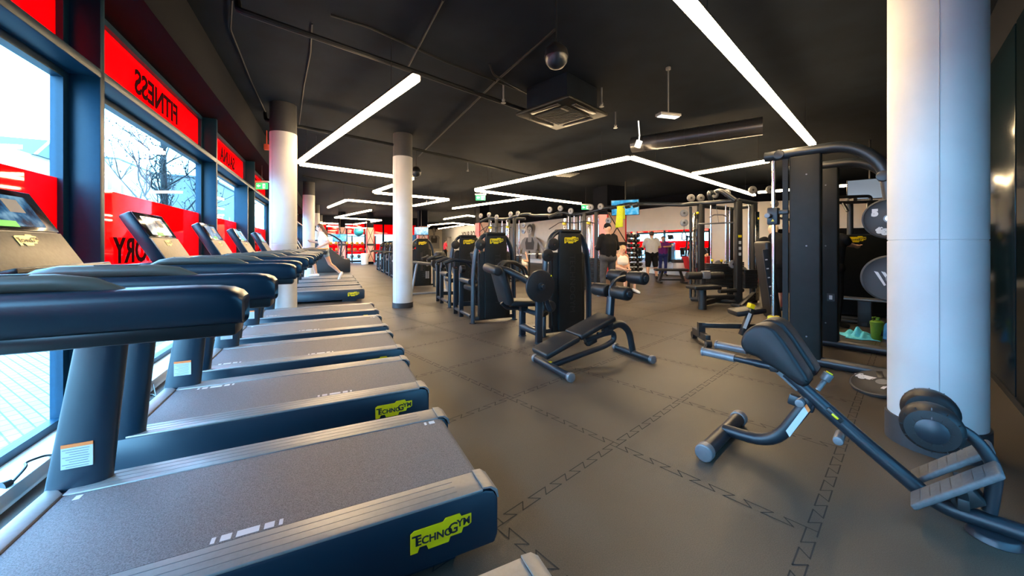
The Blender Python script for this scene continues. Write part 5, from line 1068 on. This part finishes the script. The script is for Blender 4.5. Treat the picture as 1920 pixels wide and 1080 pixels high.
dumbbell_rack(1190, 15.6, 'tall black dumbbell rack between the seated woman and the man in light grey')
t_ = thing('flat_bench', 'flat black bench in front of the mirror near the man in light grey', 'bench', V(((1258 - 960) / FPX * 12.4, 12.4, 0)), R(-6))
b = MB(); b.box((0, 0, .45), (1.05, .34, .08), bev=.025); b.done('pad', 'leather', t_)
b = MB()
for x in (-.38, .42): b.bar((x, 0, .03), (x * .7, 0, .41), .07, .07); b.bar((x, -.25, .04), (x, .25, .04), .08, .06)
b.bar((-.38, 0, .12), (.42, 0, .12), .06, .06); b.done('frame', 'black', t_)
b = MB(); q = V(((1306 - 960) / FPX * 14.75, 14.75, .2)); mat('binred', (.75, .02, .03), .5); b.prism([q + V((-.30, 0, 0)), q + V((.34, 0, 0)), q + V((.44, 0, .62)), q + V((-.42, 0, .62))], (0, .4, 0), .02); b.m(1).mesh(text_mesh('MASS', .22, .006), frame_mx(q + V((0, -.004, .42)), (1, 0, 0), (0, 0, 1))); tag(b.done('bin', ['binred', 'whitemark']), 'red bin with white letters on the ledge below the mirror', 'bin')
b = MB(); q = V(((1274 - 960) / FPX * 15.2, 15.2, .2)); b.box(q + V((0, 0, .18)), (.40, .3, .36), bev=.02); b.m(1).box(q + V((0, 0, .42)), (.55, .3, .12), bev=.02); tag(b.done('storage_box', ['white', 'clothgrey']), 'white box with dark lid on the ledge left of the red bin', 'box')
q = V(((1298 - 960) / FPX * 14.6, 14.9, .0)); person('person in white t-shirt seated on the mirror ledge behind the lat seat station', V((q.x + .05, q.y - .45, 0)), R(160), sit, 1.72, top='clothwhite', sleeves='short', bottom='clothblack', legs='knee', hair='hairblond')
# white bin and ball rack at the far end
b = MB(); q = at(684, 496); b.lathe([(.20, 0), (.22, .02), (.24, .72), (.22, .75), (.02, .76)], q, n=24); tag(b.done('bin', 'white'), 'white bin at the foot of the red and peach pillar', 'bin')
q = V(((660 - 960) / FPX * 27.2, 27.2, 0)); t_ = thing('ball_rack', 'black rack with exercise balls in front of the red end windows', 'rack', q, ANG)
b = MB()
for x in (-1.6, 0, 1.6):
    for y in (-.25, .25): b.bar((x, y, 0), (x, y, 2.0), .06, .06)
b.done('post', 'black', t_)
for z in (.35, .85, 1.3, 1.95):
    b = MB(); b.box((0, 0, z), (3.3, .55, .04)); b.done('shelf', 'black', t_)
mat('tealball', (.02, .30, .42), .4); mat('greyball', (.12, .13, .15), .5); mat('medball', (.6, .28, .02), .5)
mx = Matrix.Translation(q) @ Matrix.Rotation(ANG, 4, 'Z')
o = MB().ball(mx @ V((.45, 0, 2.32)), .35, 28, 18).done('exercise_ball', 'tealball'); tag(o, 'large teal exercise ball on top of the ball rack', 'ball')
o = MB().ball(mx @ V((1.2, 0, 2.30)), .33, 28, 18).done('exercise_ball', 'greyball'); tag(o, 'dark exercise ball on the ball rack right of the teal one', 'ball')
k = 0; pr = None
for z, n_, m_ in ((1.32, 9, 'medball'), (.87, 8, 'medball'), (.37, 7, 'greyball')):
    for j in range(n_):
        if pr is None or pr[1] != m_: o = MB().ball((0, 0, 0), .12, 16, 10).done('medicine_ball', m_); pr = (o, m_)
        else: o = pr[0].copy(); C.objects.link(o)
        o.location = mx @ V((-1.4 + j * 2.8 / (n_ - 1), 0, z + .12)); nm = {1.32: 'upper', .87: 'middle', .37: 'lowest'}[z]; tag(o, 'small ball on the %s shelf of the ball rack' % nm, 'ball', 'small balls on the %s shelf of the ball rack' % nm)
# ================================================================ SCREENS AND WALL PICTURES
def tv(c, wd, rz, label, tilt=0, m_='tvscreen'):
    t_ = thing('television', label, 'television', c, rz); h = wd * .58; rm = Euler((tilt, 0, 0)).to_matrix()
    b = MB(); b.box((0, 0, 0), (wd, .05, h), rm, .008); b.done('casing', 'black', t_)
    b = MB(); b.box(rm @ V((0, -.027, 0)), (wd * .96, .004, h * .93), rm); b.done('screen', m_, t_)
    b = MB(); b.bar((0, .02, 0), (0, .10, 0), .08, .08); b.cyl((0, .09, -.04), (0, .09, 3.53 - c.z), .02, n=10); b.done('ceiling_bracket', 'black', t_); return t_
tv(pt(637, 446, 24.6), .88, R(10), 'screen showing a blue sea view above the far treadmills'); tv(pt(790, 433, 23.5), .88, R(12), 'blue screen just right of the slim white column'); tv(pt(1172, 389, 13.0), .95, R(-25), 'tilted blue screen on the pillar behind the yellow green towel', .18)
screen_mat('tvdull', (.20, .25, .30), (.25, .30, .35), (.3, .36, .42), 1, .8); tv(pt(1632, 354, 7.9), .75, R(-40), 'pale screen high behind the guided barbell machine arch', .05, 'tvdull')
mat('mur1', (.06, .055, .055), .8); mat('mur2', (.30, .28, .27), .8); mat('mur3', (.42, .40, .38), .8)
def mural(o, x, sc, label, arm=0, sx=1):
    b = MB(); z = V((0, 0, 1)); n_ = x.cross(z) * -1; n_ = -V((x.y, -x.x, 0)) if False else n_
    def P_(pts, lay): b.prism([o + x * (a * sc * sx) + z * (c * sc) for a, c in pts], -V((-x.y, x.x, 0)) * (.004 + .003 * lay))
    ell = lambda cx, cy, rx, ry, n=20: [(cx + rx * math.cos(2 * math.pi * k / n), cy + ry * math.sin(2 * math.pi * k / n)) for k in range(n)]
    b.m(0); P_(ell(.0, 1.78, .17, .23), 0)
    b.m(1); P_([(-.07, 1.3), (.08, 1.3), (.09, 1.6), (-.08, 1.6)], 1); P_([(-.48, .3), (.45, .3), (.42, .95), (.47, 1.22), (.30, 1.36), (-.28, 1.36), (-.46, 1.22), (-.42, .95)], 1)
    b.m(2); P_(ell(-.02, 1.70, .13, .19), 2); b.m(0); P_([(-.22, .75), (.22, .75), (.26, 1.1), (.16, 1.34), (.12, 1.34), (.10, 1.12), (-.10, 1.12), (-.12, 1.34), (-.16, 1.34), (-.26, 1.1)], 2)
    for s in (-1, 1): P_(ell(-.02 + s * .055, 1.74, .025, .012, 10), 3)
    P_(ell(-.02, 1.60, .04, .012, 10), 3); P_([(-.03, 1.72), (-.01, 1.72), (.005, 1.65), (-.04, 1.65)], 3)
    if arm:
        b.m(1); P_([(.35, 1.3), (.5, 1.22), (.95, .55), (.85, .45)], 2); P_([(-.42, 1.25), (-.3, 1.1), (-.65, .5), (-.78, .58)], 2); P_([(-.7, .6), (-.6, .45), (-.75, 1.0), (-.85, 1.0)], 2)
    return tag(b.done('wall_mural', ['mur1', 'mur2', 'mur3']), label, 'mural')
xr = -PR(0, 1)
mural(PR(PW - .02, 24.2, -.15), xr, 1.5, 'black and white mural of a woman with bent arms, left of the leg machine', 1, 1.8)
mural(PR(10.15, 39.75, .55), PR(1, 0), 1.35, 'black and white portrait mural of a woman on the far beige wall')
